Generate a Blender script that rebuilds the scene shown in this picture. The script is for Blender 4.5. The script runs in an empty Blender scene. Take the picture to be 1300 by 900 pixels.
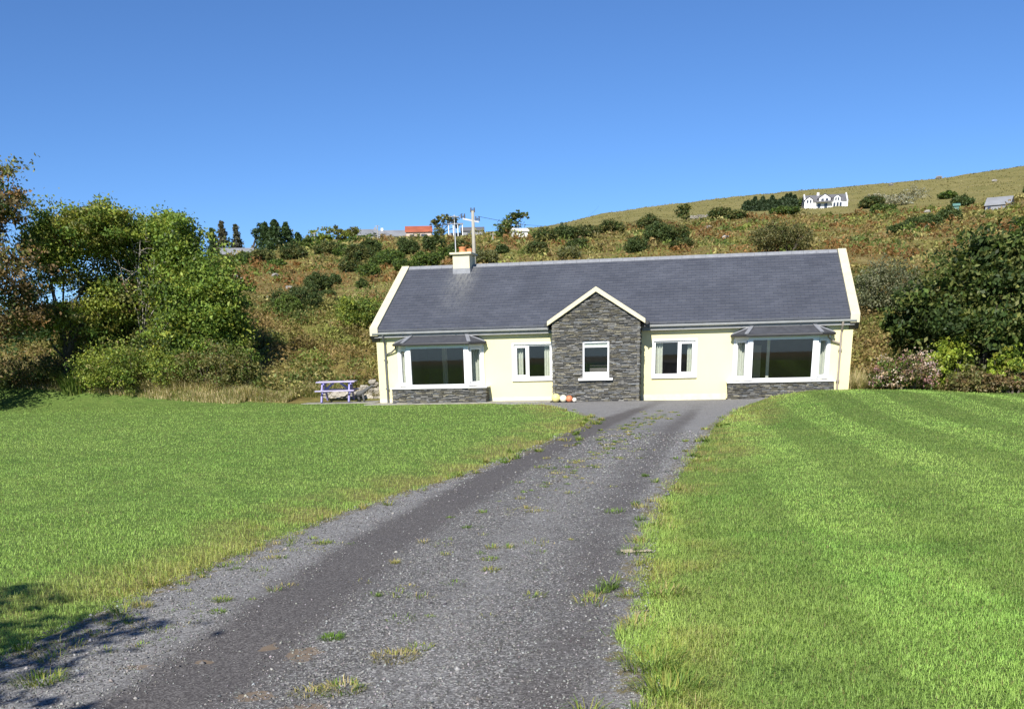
import bpy, math, random
import numpy as np
from mathutils import Matrix, Vector

R = math.radians
scene = bpy.context.scene
COL = scene.collection

# ------------------------------------------------------------------ camera
YAW, PITCH, ROLL = 0.1834, 0.3326, -0.0267
CAM = np.array([11.487, -36.60, 2.049])
FPX, PPX, PPY = 1250.0, 650.0, 866.0          # a tall phone photo, cropped to its upper half
_cy, _sy, _cp, _sp = math.cos(YAW), math.sin(YAW), math.cos(PITCH), math.sin(PITCH)
_f = np.array([-_sy * _cp, _cy * _cp, -_sp])
_r = np.array([_cy, _sy, 0.0])
_u = np.cross(_r, _f)
_r, _u = math.cos(ROLL) * _r + math.sin(ROLL) * _u, -math.sin(ROLL) * _r + math.cos(ROLL) * _u
cd = bpy.data.cameras.new('camera')
cam = bpy.data.objects.new('camera', cd)
COL.objects.link(cam)
cam.matrix_world = Matrix(((_r[0], _u[0], -_f[0], CAM[0]), (_r[1], _u[1], -_f[1], CAM[1]),
                           (_r[2], _u[2], -_f[2], CAM[2]), (0, 0, 0, 1)))
cd.sensor_width = 36
cd.lens = 36 * FPX / 1300
cd.shift_y = (PPY - 450) / 1300
cd.clip_start = 0.1
cd.clip_end = 9000
scene.camera = cam

# ------------------------------------------------------------------ world, sun, exposure
SUN_EL, SUN_AZ = 37.0, -6.0      # the sun is behind the camera and a little to its left
world = bpy.data.worlds.new('World')
scene.world = world
world.use_nodes = True
wn, wl = world.node_tree.nodes, world.node_tree.links
sky = wn.new('ShaderNodeTexSky')
sky.sky_type = 'NISHITA'
sky.sun_disc = False
sky.sun_elevation = R(SUN_EL)
sky.sun_rotation = R(180 - SUN_AZ)
sky.altitude = 0
sky.air_density = 0.68
sky.dust_density = 0.0
sky.ozone_density = 10.0
hs = wn.new('ShaderNodeHueSaturation')
hs.inputs['Saturation'].default_value = 1.01
wl.new(sky.outputs[0], hs.inputs['Color'])
wl.new(hs.outputs[0], wn['Background'].inputs[0])
wn['Background'].inputs[1].default_value = 0.078
sd = bpy.data.lights.new('sun', 'SUN')
sd.energy = 4.4
sd.angle = R(0.53)
sd.color = (1.0, 0.95, 0.87)
so = bpy.data.objects.new('sun', sd)
COL.objects.link(so)
travel = Vector((-math.sin(R(SUN_AZ)) * math.cos(R(SUN_EL)), math.cos(R(SUN_AZ)) * math.cos(R(SUN_EL)), -math.sin(R(SUN_EL))))
so.rotation_euler = travel.to_track_quat('-Z', 'Y').to_euler()
vs = scene.view_settings
vs.view_transform = 'Standard'
vs.look = 'None'
vs.exposure = 0.8
vs.gamma = 1.0
vs.use_curve_mapping = False
scene.cycles.max_bounces = 6
scene.cycles.transparent_max_bounces = 8

rng = np.random.default_rng(7)
random.seed(7)


# ------------------------------------------------------------------ small maths
def smooth(a, b, x):
    t = np.clip((np.asarray(x, float) - a) / (b - a), 0, 1)
    return t * t * (3 - 2 * t)


def vnoise(x, y, seed=0):
    x = np.asarray(x, float); y = np.asarray(y, float)
    xi, yi = np.floor(x).astype(np.int64), np.floor(y).astype(np.int64)
    fx, fy = x - xi, y - yi
    fx, fy = fx * fx * (3 - 2 * fx), fy * fy * (3 - 2 * fy)

    def h(i, j):
        n = (i * 374761393 + j * 668265263 + seed * 974634777) & 0xffffffff
        n = ((n ^ (n >> 13)) * 1274126177) & 0xffffffff
        return ((n ^ (n >> 16)) & 0xffff) / 65535.0
    return (h(xi, yi) * (1 - fx) + h(xi + 1, yi) * fx) * (1 - fy) + (h(xi, yi + 1) * (1 - fx) + h(xi + 1, yi + 1) * fx) * fy


def fbm(x, y, seed=0, oct=3):
    s, a, t = 0, 1.0, 0
    for k in range(oct):
        s = s + a * vnoise(np.asarray(x) * 2 ** k, np.asarray(y) * 2 ** k, seed + k)
        t += a
        a *= 0.5
    return s / t


def ray(px, py):
    return _f + _r * ((px - PPX) / FPX) + _u * ((PPY - py) / FPX)


def slope_of(px, py):
    d = ray(px, py)
    return d[2] / math.hypot(d[0], d[1])


# ------------------------------------------------------------------ the lie of the land
DR_Y = [-70, -45, -36, -32, -31.6, -29.8, -26.8, -24.9, -22.4, -18.2, -11.7, -10, -8, -5.6, -3.6, -2.4, -1.7, -1.3, 0]
DR_L = [6.0, 7.0, 7.6, 7.75, 7.75, 7.75, 7.8, 8.0, 8.36, 8.64, 8.91, 8.9, 8.6, 7.8, 7.2, 6.75, 6.3, 4.6, 4.5]
DR_R = [12.0, 11.7, 11.4, 11.25, 11.2, 11.1, 11.1, 11.1, 11.25, 11.5, 12.0, 12.2, 12.45, 12.75, 13.15, 13.5, 13.7, 13.9, 14.2]


def drive_l(y): return np.interp(y, DR_Y, DR_L)
def drive_r(y): return np.interp(y, DR_Y, DR_R)


def in_drive(x, y):
    """signed distance into the drive, positive inside (across it)"""
    return np.where(np.asarray(y) < 0, np.minimum(x - drive_l(y), drive_r(y) - x), -9.0)


TD = [40, 45, 50, 56, 65, 80, 105, 140, 190, 260, 350, 480, 650, 800]
TABLE = {
    -300: [518, 500, 482, 468, 458, 450, 443, 437, 434, 438, 441, 443, 444, 445],
    0: [515, 497, 475, 455, 443, 434, 424, 416, 413, 420, 430, 435, 438, 440],
    150: [513, 493, 458, 430, 416, 405, 395, 386, 383, 394, 405, 415, 420, 425],
    300: [511, 490, 440, 403, 388, 368, 346, 330, 322, 335, 350, 365, 380, 390],
    450: [509, 490, 438, 402, 385, 363, 342, 322, 306, 306, 320, 340, 360, 370],
    600: [507, 490, 440, 410, 375, 350, 330, 312, 300, 297, 312, 330, 345, 355],
    750: [505, 490, 440, 410, 370, 338, 318, 305, 295, 286, 278, 272, 285, 300],
    900: [503, 488, 435, 400, 360, 325, 308, 296, 285, 274, 264, 254, 252.5, 262],
    1050: [500, 482, 430, 390, 352, 322, 305, 290, 279, 268, 257, 244, 238, 245],
    1200: [495, 478, 430, 385, 352, 325, 304, 288, 274, 262, 250, 236, 224.5, 230],
    1300: [492, 475, 425, 380, 350, 322, 302, 284, 268, 254, 241, 224, 207, 211],
    1600: [485, 465, 410, 370, 340, 312, 290, 270, 252, 238, 220, 200, 180, 180]}
TU = sorted(TABLE)
_S = np.array([[slope_of(u, v) for v in TABLE[u]] for u in TU])
FU = np.linspace(-300, 1600, 120)
FL = np.linspace(math.log(36), math.log(1000), 120)
_tmp = np.array([np.interp(FL, np.log(TD), _S[i]) for i in range(len(TU))])
FS = np.array([np.interp(FU, TU, _tmp[:, j]) for j in range(len(FL))]).T
for _ in range(3):      # soften the creases of the table
    P_ = np.pad(FS, 2, mode='edge')
    FS = sum(P_[2:-2, k:k + FS.shape[1]] for k in range(5)) / 5
    P_ = np.pad(FS, 2, mode='edge')
    FS = sum(P_[k:k + FS.shape[0], 2:-2] for k in range(5)) / 5


def hill_z(x, y):
    dx, dy = x - CAM[0], y - CAM[1]
    D = np.hypot(dx, dy) + 1e-6
    a = np.arctan2(dx, dy) + YAW
    a = (a + np.pi) % (2 * np.pi) - np.pi
    ac = np.clip(a, -0.95, 0.95)
    u = PPX + FPX * np.tan(ac) / _cp
    iu = np.clip((u - FU[0]) / (FU[1] - FU[0]), 0, len(FU) - 1.001)
    il = np.clip((np.log(np.maximum(D, 36)) - FL[0]) / (FL[1] - FL[0]), 0, len(FL) - 1.001)
    i, j = iu.astype(int), il.astype(int)
    fi, fj = iu - i, il - j
    s = (FS[i, j] * (1 - fi) + FS[i + 1, j] * fi) * (1 - fj) + (FS[i, j + 1] * (1 - fi) + FS[i + 1, j + 1] * fi) * fj
    z = CAM[2] + s * D
    # small swells, stronger further up
    amp = smooth(46, 70, D) * np.clip(D / 130, 0.35, 1.8)
    z = z + amp * (fbm(x / 14 + 3, y / 14, 11) - 0.5) * 0.9 + amp * (fbm(x / 4.5, y / 4.5, 12) - 0.5) * 0.35
    z = np.where(D > 1000, z - (D - 1000) * 0.08, z)
    return z, D, a


def ground_z(x, y):
    x = np.asarray(x, float); y = np.asarray(y, float)
    g = np.interp(y, [-3000, -400, -120, -60, -36.6, -31, -20, -8, 60], [-60, -22, -7, .1, .5, .42, .2, 0, 0])
    m = smooth(13.2, 15.6, x) * (1 - 0.85 * smooth(17.5, 22, x)) * smooth(-13, -4, y) * (1 - smooth(-1.2, 1.0, y))
    g = g + 0.27 * m
    g = g + 0.05 * smooth(0.0, 1.2, -in_drive(x, y)) * smooth(-1.5, -5, y)      # the lawns stand a little above the drive
    g = g + 0.04 * (fbm(x / 2.2, y / 2.2, 5) - 0.5) * smooth(-2, -6, y)
    h, D, a = hill_z(x, y)
    w = smooth(38.5, 46, D) * smooth(1.45, 1.05, np.abs(a)) * smooth(-1, 4, y)
    return g * (1 - w) + h * w


def on_ground(px, py, dmin=3.0, dmax=1500):
    """where the view ray of a photo pixel meets the ground, marching out from dmin"""
    d = ray(px, py)
    d = d / math.hypot(d[0], d[1])
    t = np.geomspace(dmin, dmax, 2500)
    x, y, z = CAM[0] + d[0] * t, CAM[1] + d[1] * t, CAM[2] + d[2] * t
    k = np.argmax(ground_z(x, y) >= z)
    if k == 0:
        k = len(t) - 1
    return float(x[k]), float(y[k]), float(ground_z(x[k], y[k])), float(t[k])


def at_dist(px, dist):
    """a place on the ground in the direction of a photo column, dist metres out"""
    d = ray(px, 430)
    d = d / math.hypot(d[0], d[1])
    x, y = CAM[0] + d[0] * dist, CAM[1] + d[1] * dist
    return float(x), float(y), float(ground_z(x, y))


# ------------------------------------------------------------------ materials
def new_mat(name):
    m = bpy.data.materials.new(name)
    m.use_nodes = True
    n, l = m.node_tree.nodes, m.node_tree.links
    return m, n, l, n['Principled BSDF']


def N(n, kind, **kw):
    x = n.new('ShaderNode' + kind)
    for k, v in kw.items():
        setattr(x, k, v)
    return x


def noise(n, l, scale, detail=4, rough=0.55, vec=None, dist=0):
    t = N(n, 'TexNoise')
    t.inputs['Scale'].default_value = scale
    t.inputs['Detail'].default_value = detail
    t.inputs['Roughness'].default_value = rough
    t.inputs['Distortion'].default_value = dist
    if vec is not None:
        l.new(vec, t.inputs['Vector'])
    return t.outputs['Fac']


def ramp(n, l, fac, stops):
    r = N(n, 'ValToRGB')
    e = r.color_ramp.elements
    while len(e) < len(stops):
        e.new(0.5)
    for el, (p, c) in zip(e, stops):
        el.position = p
        el.color = (*c, 1) if len(c) == 3 else c
    l.new(fac, r.inputs[0])
    return r.outputs[0]


def mix(n, l, fac, a, b, blend='MIX'):
    m = N(n, 'Mix', data_type='RGBA', blend_type=blend)
    for s, v in ((0, fac), (6, a), (7, b)):
        if isinstance(v, (int, float)):
            m.inputs[s].default_value = v
        elif isinstance(v, tuple):
            m.inputs[s].default_value = (*v, 1)
        else:
            l.new(v, m.inputs[s])
    return m.outputs[2]


def bump(n, l, b, h, strength=0.3, dist=0.02):
    x = N(n, 'Bump')
    x.inputs['Strength'].default_value = strength
    x.inputs['Distance'].default_value = dist
    l.new(h, x.inputs['Height'])
    l.new(x.outputs[0], b.inputs['Normal'])


def pos(n, l):
    return N(n, 'NewGeometry').outputs['Position']


def paint(name, c, rough=0.5, var=0.12, scale=6, bumpy=0.0, metal=0.0):
    m, n, l, b = new_mat(name)
    p = pos(n, l)
    f = noise(n, l, scale, 5, 0.6, p)
    c2 = tuple(max(0, v * (1 - var)) for v in c)
    c3 = tuple(min(0.9, v * (1 + var * 0.6)) for v in c)
    l.new(ramp(n, l, f, [(0.3, c2), (0.7, c3)]), b.inputs['Base Color'])
    b.inputs['Roughness'].default_value = rough
    b.inputs['Metallic'].default_value = metal
    if bumpy:
        bump(n, l, b, noise(n, l, 90, 3, 0.6, p), bumpy, 0.01)
    return m


def attr_mat(name, rough=0.6, trans=0.0, spec=0.3, noisy=0.0):
    """colour of each leaf, blade or stone from its own colour attribute"""
    m, n, l, b = new_mat(name)
    a = N(n, 'Attribute', attribute_name='col')
    c = a.outputs['Color']
    if noisy:
        f = noise(n, l, noisy, 4, 0.6, pos(n, l))
        c = mix(n, l, 1.0, c, ramp(n, l, f, [(0.25, (0.6, 0.6, 0.6)), (0.75, (1.35, 1.35, 1.35))]), 'MULTIPLY')
    l.new(c, b.inputs['Base Color'])
    b.inputs['Roughness'].default_value = rough
    b.inputs['Specular IOR Level'].default_value = spec
    if trans:
        t = N(n, 'BsdfTranslucent')
        l.new(mix(n, l, 1.0, c, (1.2, 1.25, 0.6), 'MULTIPLY'), t.inputs['Color'])
        s = N(n, 'MixShader')
        s.inputs[0].default_value = trans
        l.new(b.outputs[0], s.inputs[1])
        l.new(t.outputs[0], s.inputs[2])
        l.new(s.outputs[0], n['Material Output'].inputs[0])
    return m


M = {}
M['leaf'] = attr_mat('leaf', 0.5, 0.35, 0.22)
M['blade'] = attr_mat('blade', 0.5, 0.38, 0.3)
M['stone'] = attr_mat('stone', 0.8, 0, 0.3, 14)
M['gravel'] = attr_mat('gravel_stone', 0.85, 0, 0.2, 120)


def render_wall():
    m, n, l, b = new_mat('cream_render')
    p = pos(n, l)
    f = noise(n, l, 0.7, 5, 0.6, p)
    c = ramp(n, l, f, [(0.3, (0.71, 0.645, 0.36)), (0.7, (0.75, 0.69, 0.395))])
    mp = N(n, 'Mapping')
    mp.inputs['Scale'].default_value = (2.6, 2.6, 0.25)
    l.new(p, mp.inputs['Vector'])
    st = noise(n, l, 1.5, 4, 0.6, mp.outputs[0])
    c = mix(n, l, ramp(n, l, st, [(0.52, (0, 0, 0)), (0.75, (0.10, 0.10, 0.10))]), c, (0.60, 0.56, 0.38))
    sx = N(n, 'SeparateXYZ')
    l.new(p, sx.inputs[0])
    mr = N(n, 'MapRange')
    mr.inputs[1].default_value, mr.inputs[2].default_value = 0.0, 0.35
    mr.inputs[3].default_value, mr.inputs[4].default_value = 0.45, 0.0
    l.new(sx.outputs[2], mr.inputs[0])
    ml = N(n, 'Math', operation='MULTIPLY')
    l.new(mr.outputs[0], ml.inputs[0]); l.new(noise(n, l, 5, 4, 0.7, p), ml.inputs[1])
    c = mix(n, l, ml.outputs[0], c, (0.42, 0.39, 0.30))          # splashed dirt along the foot
    l.new(c, b.inputs['Base Color'])
    b.inputs['Roughness'].default_value = 0.85
    bump(n, l, b, noise(n, l, 60, 4, 0.7, p), 0.25, 0.01)
    return m


M['cream'] = render_wall()
M['coping'] = paint('coping_paint', (0.66, 0.60, 0.41), 0.8, 0.12, 3, 0.2)
M['plinth'] = paint('plinth_paint', (0.68, 0.65, 0.48), 0.8, 0.15, 4, 0.2)
M['white'] = paint('white_upvc', (0.80, 0.81, 0.82), 0.3, 0.04, 3)
M['sill'] = paint('white_sill', (0.76, 0.76, 0.75), 0.6, 0.1, 4)
M['gutter'] = paint('grey_gutter', (0.33, 0.34, 0.34), 0.35, 0.12, 4)
M['eaves_grey'] = paint('eaves_grey', (0.24, 0.245, 0.245), 0.5, 0.15, 4)
M['fascia'] = paint('dark_fascia', (0.035, 0.036, 0.04), 0.5, 0.2, 4)
M['pipe'] = paint('grey_pipe', (0.10, 0.105, 0.11), 0.4, 0.1, 4)
M['pipe_brown'] = paint('brown_pipe', (0.30, 0.26, 0.22), 0.4, 0.1, 4)
M['lead'] = paint('lead', (0.24, 0.25, 0.27), 0.5, 0.2, 7)
M['terracotta'] = paint('terracotta', (0.55, 0.22, 0.09), 0.7, 0.25, 9)
M['curtain'] = paint('curtain', (0.62, 0.64, 0.53), 0.9, 0.12, 12)
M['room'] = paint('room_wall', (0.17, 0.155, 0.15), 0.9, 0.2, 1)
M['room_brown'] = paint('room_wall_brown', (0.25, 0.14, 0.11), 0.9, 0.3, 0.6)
M['pole'] = paint('weathered_pole', (0.34, 0.325, 0.275), 0.8, 0.15, 3)
M['steel'] = paint('galvanised', (0.55, 0.56, 0.57), 0.4, 0.1, 5, 0, 0.3)
M['dark'] = paint('dark_metal', (0.05, 0.05, 0.055), 0.5, 0.2, 8)
M['concrete'] = paint('concrete', (0.29, 0.28, 0.24), 0.9, 0.35, 3, 0.3)
M['lilac'] = paint('lilac_paint', (0.30, 0.28, 0.62), 0.6, 0.25, 7)
M['lilac_pale'] = paint('faded_lilac', (0.46, 0.42, 0.60), 0.7, 0.25, 9)
M['bark'] = paint('bark', (0.085, 0.072, 0.055), 0.9, 0.45, 7, 0.5)
M['bark_pale'] = paint('pale_bark', (0.34, 0.31, 0.26), 0.9, 0.35, 7, 0.4)
M['whitewash'] = paint('whitewash', (0.80, 0.80, 0.78), 0.8, 0.06, 1)
M['far_glass'] = paint('far_glass', (0.05, 0.06, 0.08), 0.1, 0.1, 1)
M['far_slate'] = paint('far_slate', (0.13, 0.13, 0.14), 0.7, 0.2, 0.8)
M['far_slate_pale'] = paint('pale_sheet_roof', (0.24, 0.25, 0.265), 0.5, 0.2, 0.6)
M['rust_roof'] = paint('red_sheet_roof', (0.36, 0.10, 0.05), 0.7, 0.2, 0.7)
M['far_pink'] = paint('pink_wall', (0.52, 0.42, 0.36), 0.8, 0.15, 0.8)
M['teal'] = paint('teal_paint', (0.10, 0.22, 0.19), 0.6, 0.15, 1)
M['driftwood'] = paint('grey_wood', (0.10, 0.10, 0.10), 0.9, 0.4, 9)
M['palewood'] = paint('pale_wood', (0.38, 0.33, 0.24), 0.8, 0.3, 14)


def slate_mat(name, ax='x', stain=None, k=1.0):
    m, n, l, b = new_mat(name)
    p = pos(n, l)
    sx = N(n, 'SeparateXYZ'); l.new(p, sx.inputs[0])
    cb = N(n, 'CombineXYZ')
    l.new(sx.outputs[0 if ax == 'x' else 1], cb.inputs[0])
    mu = N(n, 'Math', operation='MULTIPLY'); l.new(sx.outputs[2], mu.inputs[0]); mu.inputs[1].default_value = k
    l.new(mu.outputs[0], cb.inputs[1])
    br = N(n, 'TexBrick')
    br.offset = 0.5
    br.inputs['Scale'].default_value = 1
    br.inputs['Brick Width'].default_value = 0.30
    br.inputs['Row Height'].default_value = 0.17
    br.inputs['Mortar Size'].default_value = 0.008
    br.inputs['Mortar Smooth'].default_value = 0.3
    br.inputs['Bias'].default_value = 0.0
    br.inputs['Color1'].default_value = (0.058, 0.064, 0.082, 1)
    br.inputs['Color2'].default_value = (0.076, 0.082, 0.102, 1)
    br.inputs['Mortar'].default_value = (0.040, 0.044, 0.055, 1)
    l.new(cb.outputs[0], br.inputs['Vector'])
    f = noise(n, l, 0.8, 5, 0.65, p)
    c = mix(n, l, 1.0, br.outputs['Color'], ramp(n, l, f, [(0.3, (0.82, 0.82, 0.82)), (0.7, (1.2, 1.2, 1.18))]), 'MULTIPLY')
    f2 = noise(n, l, 5.5, 6, 0.7, p)
    c = mix(n, l, ramp(n, l, f2, [(0.66, (0, 0, 0)), (0.80, (0.35, 0.35, 0.35))]), c, (0.20, 0.20, 0.185))   # lichen
    if stain:
        x0, x1, zt, zb = stain
        a1 = N(n, 'MapRange'); a1.inputs[1].default_value = zb; a1.inputs[2].default_value = zt; l.new(sx.outputs[2], a1.inputs[0])
        wob = N(n, 'Math', operation='SUBTRACT'); l.new(sx.outputs[0], wob.inputs[0]); wob.inputs[1].default_value = (x0 + x1) / 2
        ab = N(n, 'Math', operation='ABSOLUTE'); l.new(wob.outputs[0], ab.inputs[0])
        a2 = N(n, 'MapRange'); a2.inputs[1].default_value = (x1 - x0) * 0.75; a2.inputs[2].default_value = (x1 - x0) * 0.2; l.new(ab.outputs[0], a2.inputs[0])
        q = N(n, 'Math', operation='MULTIPLY'); l.new(a1.outputs[0], q.inputs[0]); l.new(a2.outputs[0], q.inputs[1])
        mp = N(n, 'Mapping'); mp.inputs['Scale'].default_value = (5, 1, 1.2); l.new(p, mp.inputs['Vector'])
        q2 = N(n, 'Math', operation='MULTIPLY'); l.new(q.outputs[0], q2.inputs[0])
        l.new(ramp(n, l, noise(n, l, 2.5, 5, 0.7, mp.outputs[0]), [(0.38, (0, 0, 0)), (0.62, (1, 1, 1))]), q2.inputs[1])
        c = mix(n, l, q2.outputs[0], c, (0.155, 0.16, 0.16))
    l.new(c, b.inputs['Base Color'])
    b.inputs['Roughness'].default_value = 0.55
    bump(n, l, b, br.outputs['Fac'], -0.35, 0.02)
    return m


M['slate'] = slate_mat('roof_slate', 'x', (2.0, 3.0, 4.7, 2.9), 2.25)
M['slate_porch'] = slate_mat('porch_slate', 'y', None, 1.9)
M['slate_bay'] = paint('bay_slate', (0.060, 0.063, 0.072), 0.6, 0.3, 6, 0.2)


def glass_mat():
    m, n, l, b = new_mat('window_glass')
    n.remove(b)
    t = N(n, 'BsdfTransparent'); t.inputs[0].default_value = (0.78, 0.8, 0.82, 1)
    g = N(n, 'BsdfGlossy'); g.inputs['Roughness'].default_value = 0.015
    g.inputs['Color'].default_value = (0.9, 0.92, 0.95, 1)
    lw = N(n, 'LayerWeight'); lw.inputs['Blend'].default_value = 0.5
    pw = N(n, 'Math', operation='POWER'); l.new(lw.outputs['Facing'], pw.inputs[0]); pw.inputs[1].default_value = 4
    fr = N(n, 'MapRange'); l.new(pw.outputs[0], fr.inputs[0]); fr.inputs[3].default_value = 0.065; fr.inputs[4].default_value = 0.9
    s = N(n, 'MixShader')
    l.new(fr.outputs[0], s.inputs[0]); l.new(t.outputs[0], s.inputs[1]); l.new(g.outputs[0], s.inputs[2])
    l.new(s.outputs[0], n['Material Output'].inputs[0])
    return m


M['glass'] = glass_mat()


def terrain_mat():
    m, n, l, b = new_mat('hillside_and_lawn')
    p = pos(n, l)
    f1 = noise(n, l, 0.07, 6, 0.62, p, 0.6)
    f2 = noise(n, l, 0.55, 6, 0.7, p)
    f3 = noise(n, l, 3.5, 5, 0.7, p)
    lower = ramp(n, l, f1, [(0.32, (0.130, 0.150, 0.040)), (0.42, (0.220, 0.210, 0.064)), (0.50, (0.205, 0.155, 0.060)), (0.58, (0.190, 0.145, 0.056)), (0.68, (0.28, 0.245, 0.095))])
    lower = mix(n, l, ramp(n, l, f2, [(0.45, (0, 0, 0)), (0.62, (0.8, 0.8, 0.8))]), lower, (0.10, 0.095, 0.028))
    upper = ramp(n, l, f1, [(0.3, (0.150, 0.145, 0.050)), (0.52, (0.205, 0.185, 0.072)), (0.7, (0.235, 0.205, 0.088))])
    up = N(n, 'Attribute', attribute_name='upper').outputs['Fac']
    hill = mix(n, l, up, lower, upper)
    hill = mix(n, l, 1.0, hill, ramp(n, l, f3, [(0.3, (0.62, 0.62, 0.62)), (0.7, (1.4, 1.38, 1.3))]), 'MULTIPLY')
    lawn = ramp(n, l, noise(n, l, 1.6, 6, 0.7, p), [(0.3, (0.080, 0.140, 0.030)), (0.7, (0.140, 0.195, 0.050))])
    straw = ramp(n, l, noise(n, l, 9, 5, 0.7, p), [(0.3, (0.14, 0.13, 0.04)), (0.7, (0.28, 0.24, 0.10))])
    lawn = mix(n, l, N(n, 'Attribute', attribute_name='worn').outputs['Fac'], lawn, straw)
    c = mix(n, l, N(n, 'Attribute', attribute_name='lawn').outputs['Fac'], hill, lawn)
    l.new(c, b.inputs['Base Color'])
    b.inputs['Roughness'].default_value = 0.95
    b.inputs['Specular IOR Level'].default_value = 0.1
    bump(n, l, b, f3, 0.6, 0.25)
    return m


M['terrain'] = terrain_mat()


def drive_mat():
    m, n, l, b = new_mat('gravel_drive')
    p = pos(n, l)
    v = N(n, 'TexVoronoi'); v.inputs['Scale'].default_value = 85; l.new(p, v.inputs['Vector'])
    sp = N(n, 'SeparateColor'); l.new(v.outputs['Color'], sp.inputs[0])
    loose = ramp(n, l, sp.outputs[0], [(0.0, (0.062, 0.060, 0.058)), (0.5, (0.120, 0.117, 0.113)), (0.8, (0.215, 0.212, 0.206)), (1.0, (0.38, 0.375, 0.36))])
    pale = ramp(n, l, sp.outputs[0], [(0.0, (0.115, 0.113, 0.110)), (0.45, (0.195, 0.193, 0.189)), (0.8, (0.265, 0.263, 0.258)), (1.0, (0.38, 0.375, 0.36))])
    gy = N(n, 'Attribute', attribute_name='pale').outputs['Fac']
    ag = N(n, 'Math', operation='ADD'); l.new(gy, ag.inputs[0]); l.new(noise(n, l, 1.1, 6, 0.7, p), ag.inputs[1])
    loose = mix(n, l, ramp(n, l, ag.outputs[0], [(0.55, (0, 0, 0)), (1.0, (1, 1, 1))]), loose, pale)
    v2 = N(n, 'TexVoronoi'); v2.inputs['Scale'].default_value = 120; l.new(p, v2.inputs['Vector'])
    sp2 = N(n, 'SeparateColor'); l.new(v2.outputs['Color'], sp2.inputs[0])
    fine = ramp(n, l, sp2.outputs[0], [(0.0, (0.046, 0.041, 0.040)), (0.6, (0.095, 0.087, 0.084)), (1.0, (0.20, 0.19, 0.18))])
    tr = N(n, 'Attribute', attribute_name='track').outputs['Fac']
    nz = noise(n, l, 1.6, 7, 0.75, p)
    ad = N(n, 'Math', operation='ADD'); l.new(tr, ad.inputs[0]); l.new(nz, ad.inputs[1])
    tf = ramp(n, l, ad.outputs[0], [(0.60, (0, 0, 0)), (1.15, (0.9, 0.9, 0.9))])
    c = mix(n, l, tf, loose, fine)
    ms = N(n, 'Attribute', attribute_name='moss').outputs['Fac']
    ad2 = N(n, 'Math', operation='ADD'); l.new(ms, ad2.inputs[0]); l.new(noise(n, l, 7, 6, 0.75, p), ad2.inputs[1])
    c = mix(n, l, ramp(n, l, ad2.outputs[0], [(0.98, (0, 0, 0)), (1.15, (0.75, 0.75, 0.75))]), c, (0.15, 0.125, 0.05))
    c = mix(n, l, ramp(n, l, noise(n, l, 0.9, 5, 0.6, p), [(0.3, (0.12, 0.12, 0.12)), (0.7, (0, 0, 0))]), c, (0.05, 0.045, 0.045))
    dt = N(n, 'Attribute', attribute_name='dirt').outputs['Fac']
    ad3 = N(n, 'Math', operation='ADD'); l.new(dt, ad3.inputs[0]); l.new(noise(n, l, 6, 5, 0.7, p), ad3.inputs[1])
    c = mix(n, l, ramp(n, l, ad3.outputs[0], [(0.95, (0, 0, 0)), (1.3, (0.75, 0.75, 0.75))]), c, (0.20, 0.15, 0.10))
    l.new(c, b.inputs['Base Color'])
    b.inputs['Roughness'].default_value = 0.9
    b.inputs['Specular IOR Level'].default_value = 0.2
    bump(n, l, b, v.outputs['Distance'], -0.5, 0.005)
    return m


M['drive'] = drive_mat()


# ------------------------------------------------------------------ mesh builders
def link(name, me, mat=None, parent=None):
    o = bpy.data.objects.new(name, me)
    if mat is not None:
        me.materials.append(mat)
    COL.objects.link(o)
    if parent is not None:
        o.parent = parent
        o.matrix_parent_inverse = Matrix.Translation(-parent.location) if parent.type == 'EMPTY' else Matrix.Identity(4)
    return o


def tag(o, label=None, cat=None, group=None, kind=None):
    if label: o['label'] = label
    if cat: o['category'] = cat
    if group: o['group'] = group
    if kind: o['kind'] = kind
    return o


def thing(name, loc, label, cat, group=None):
    o = bpy.data.objects.new(name, None)
    o.empty_display_size = 0.3
    COL.objects.link(o)
    o.location = loc
    return tag(o, label, cat, group)


def np_mesh(name, V, F, col=None, smooth_=False):
    """V (n,3), F (m,k) with k = 3 or 4, col (n,3) per vertex"""
    V = np.asarray(V, np.float32); F = np.asarray(F, np.int32)
    me = bpy.data.meshes.new(name)
    me.vertices.add(len(V)); me.vertices.foreach_set('co', V.ravel())
    k = F.shape[1]
    me.loops.add(F.size); me.loops.foreach_set('vertex_index', F.ravel())
    me.polygons.add(len(F))
    me.polygons.foreach_set('loop_start', np.arange(0, F.size, k, dtype=np.int32))
    if smooth_:
        me.polygons.foreach_set('use_smooth', np.ones(len(F), bool))
    me.update(calc_edges=True)
    if col is not None:
        a = me.color_attributes.new('col', 'FLOAT_COLOR', 'POINT')
        c = np.ones((len(V), 4), np.float32); c[:, :3] = col
        a.data.foreach_set('color', c.ravel())
    return me


def add_float(me, name, vals):
    a = me.attributes.new(name, 'FLOAT', 'POINT')
    a.data.foreach_set('value', np.asarray(vals, np.float32))


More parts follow.
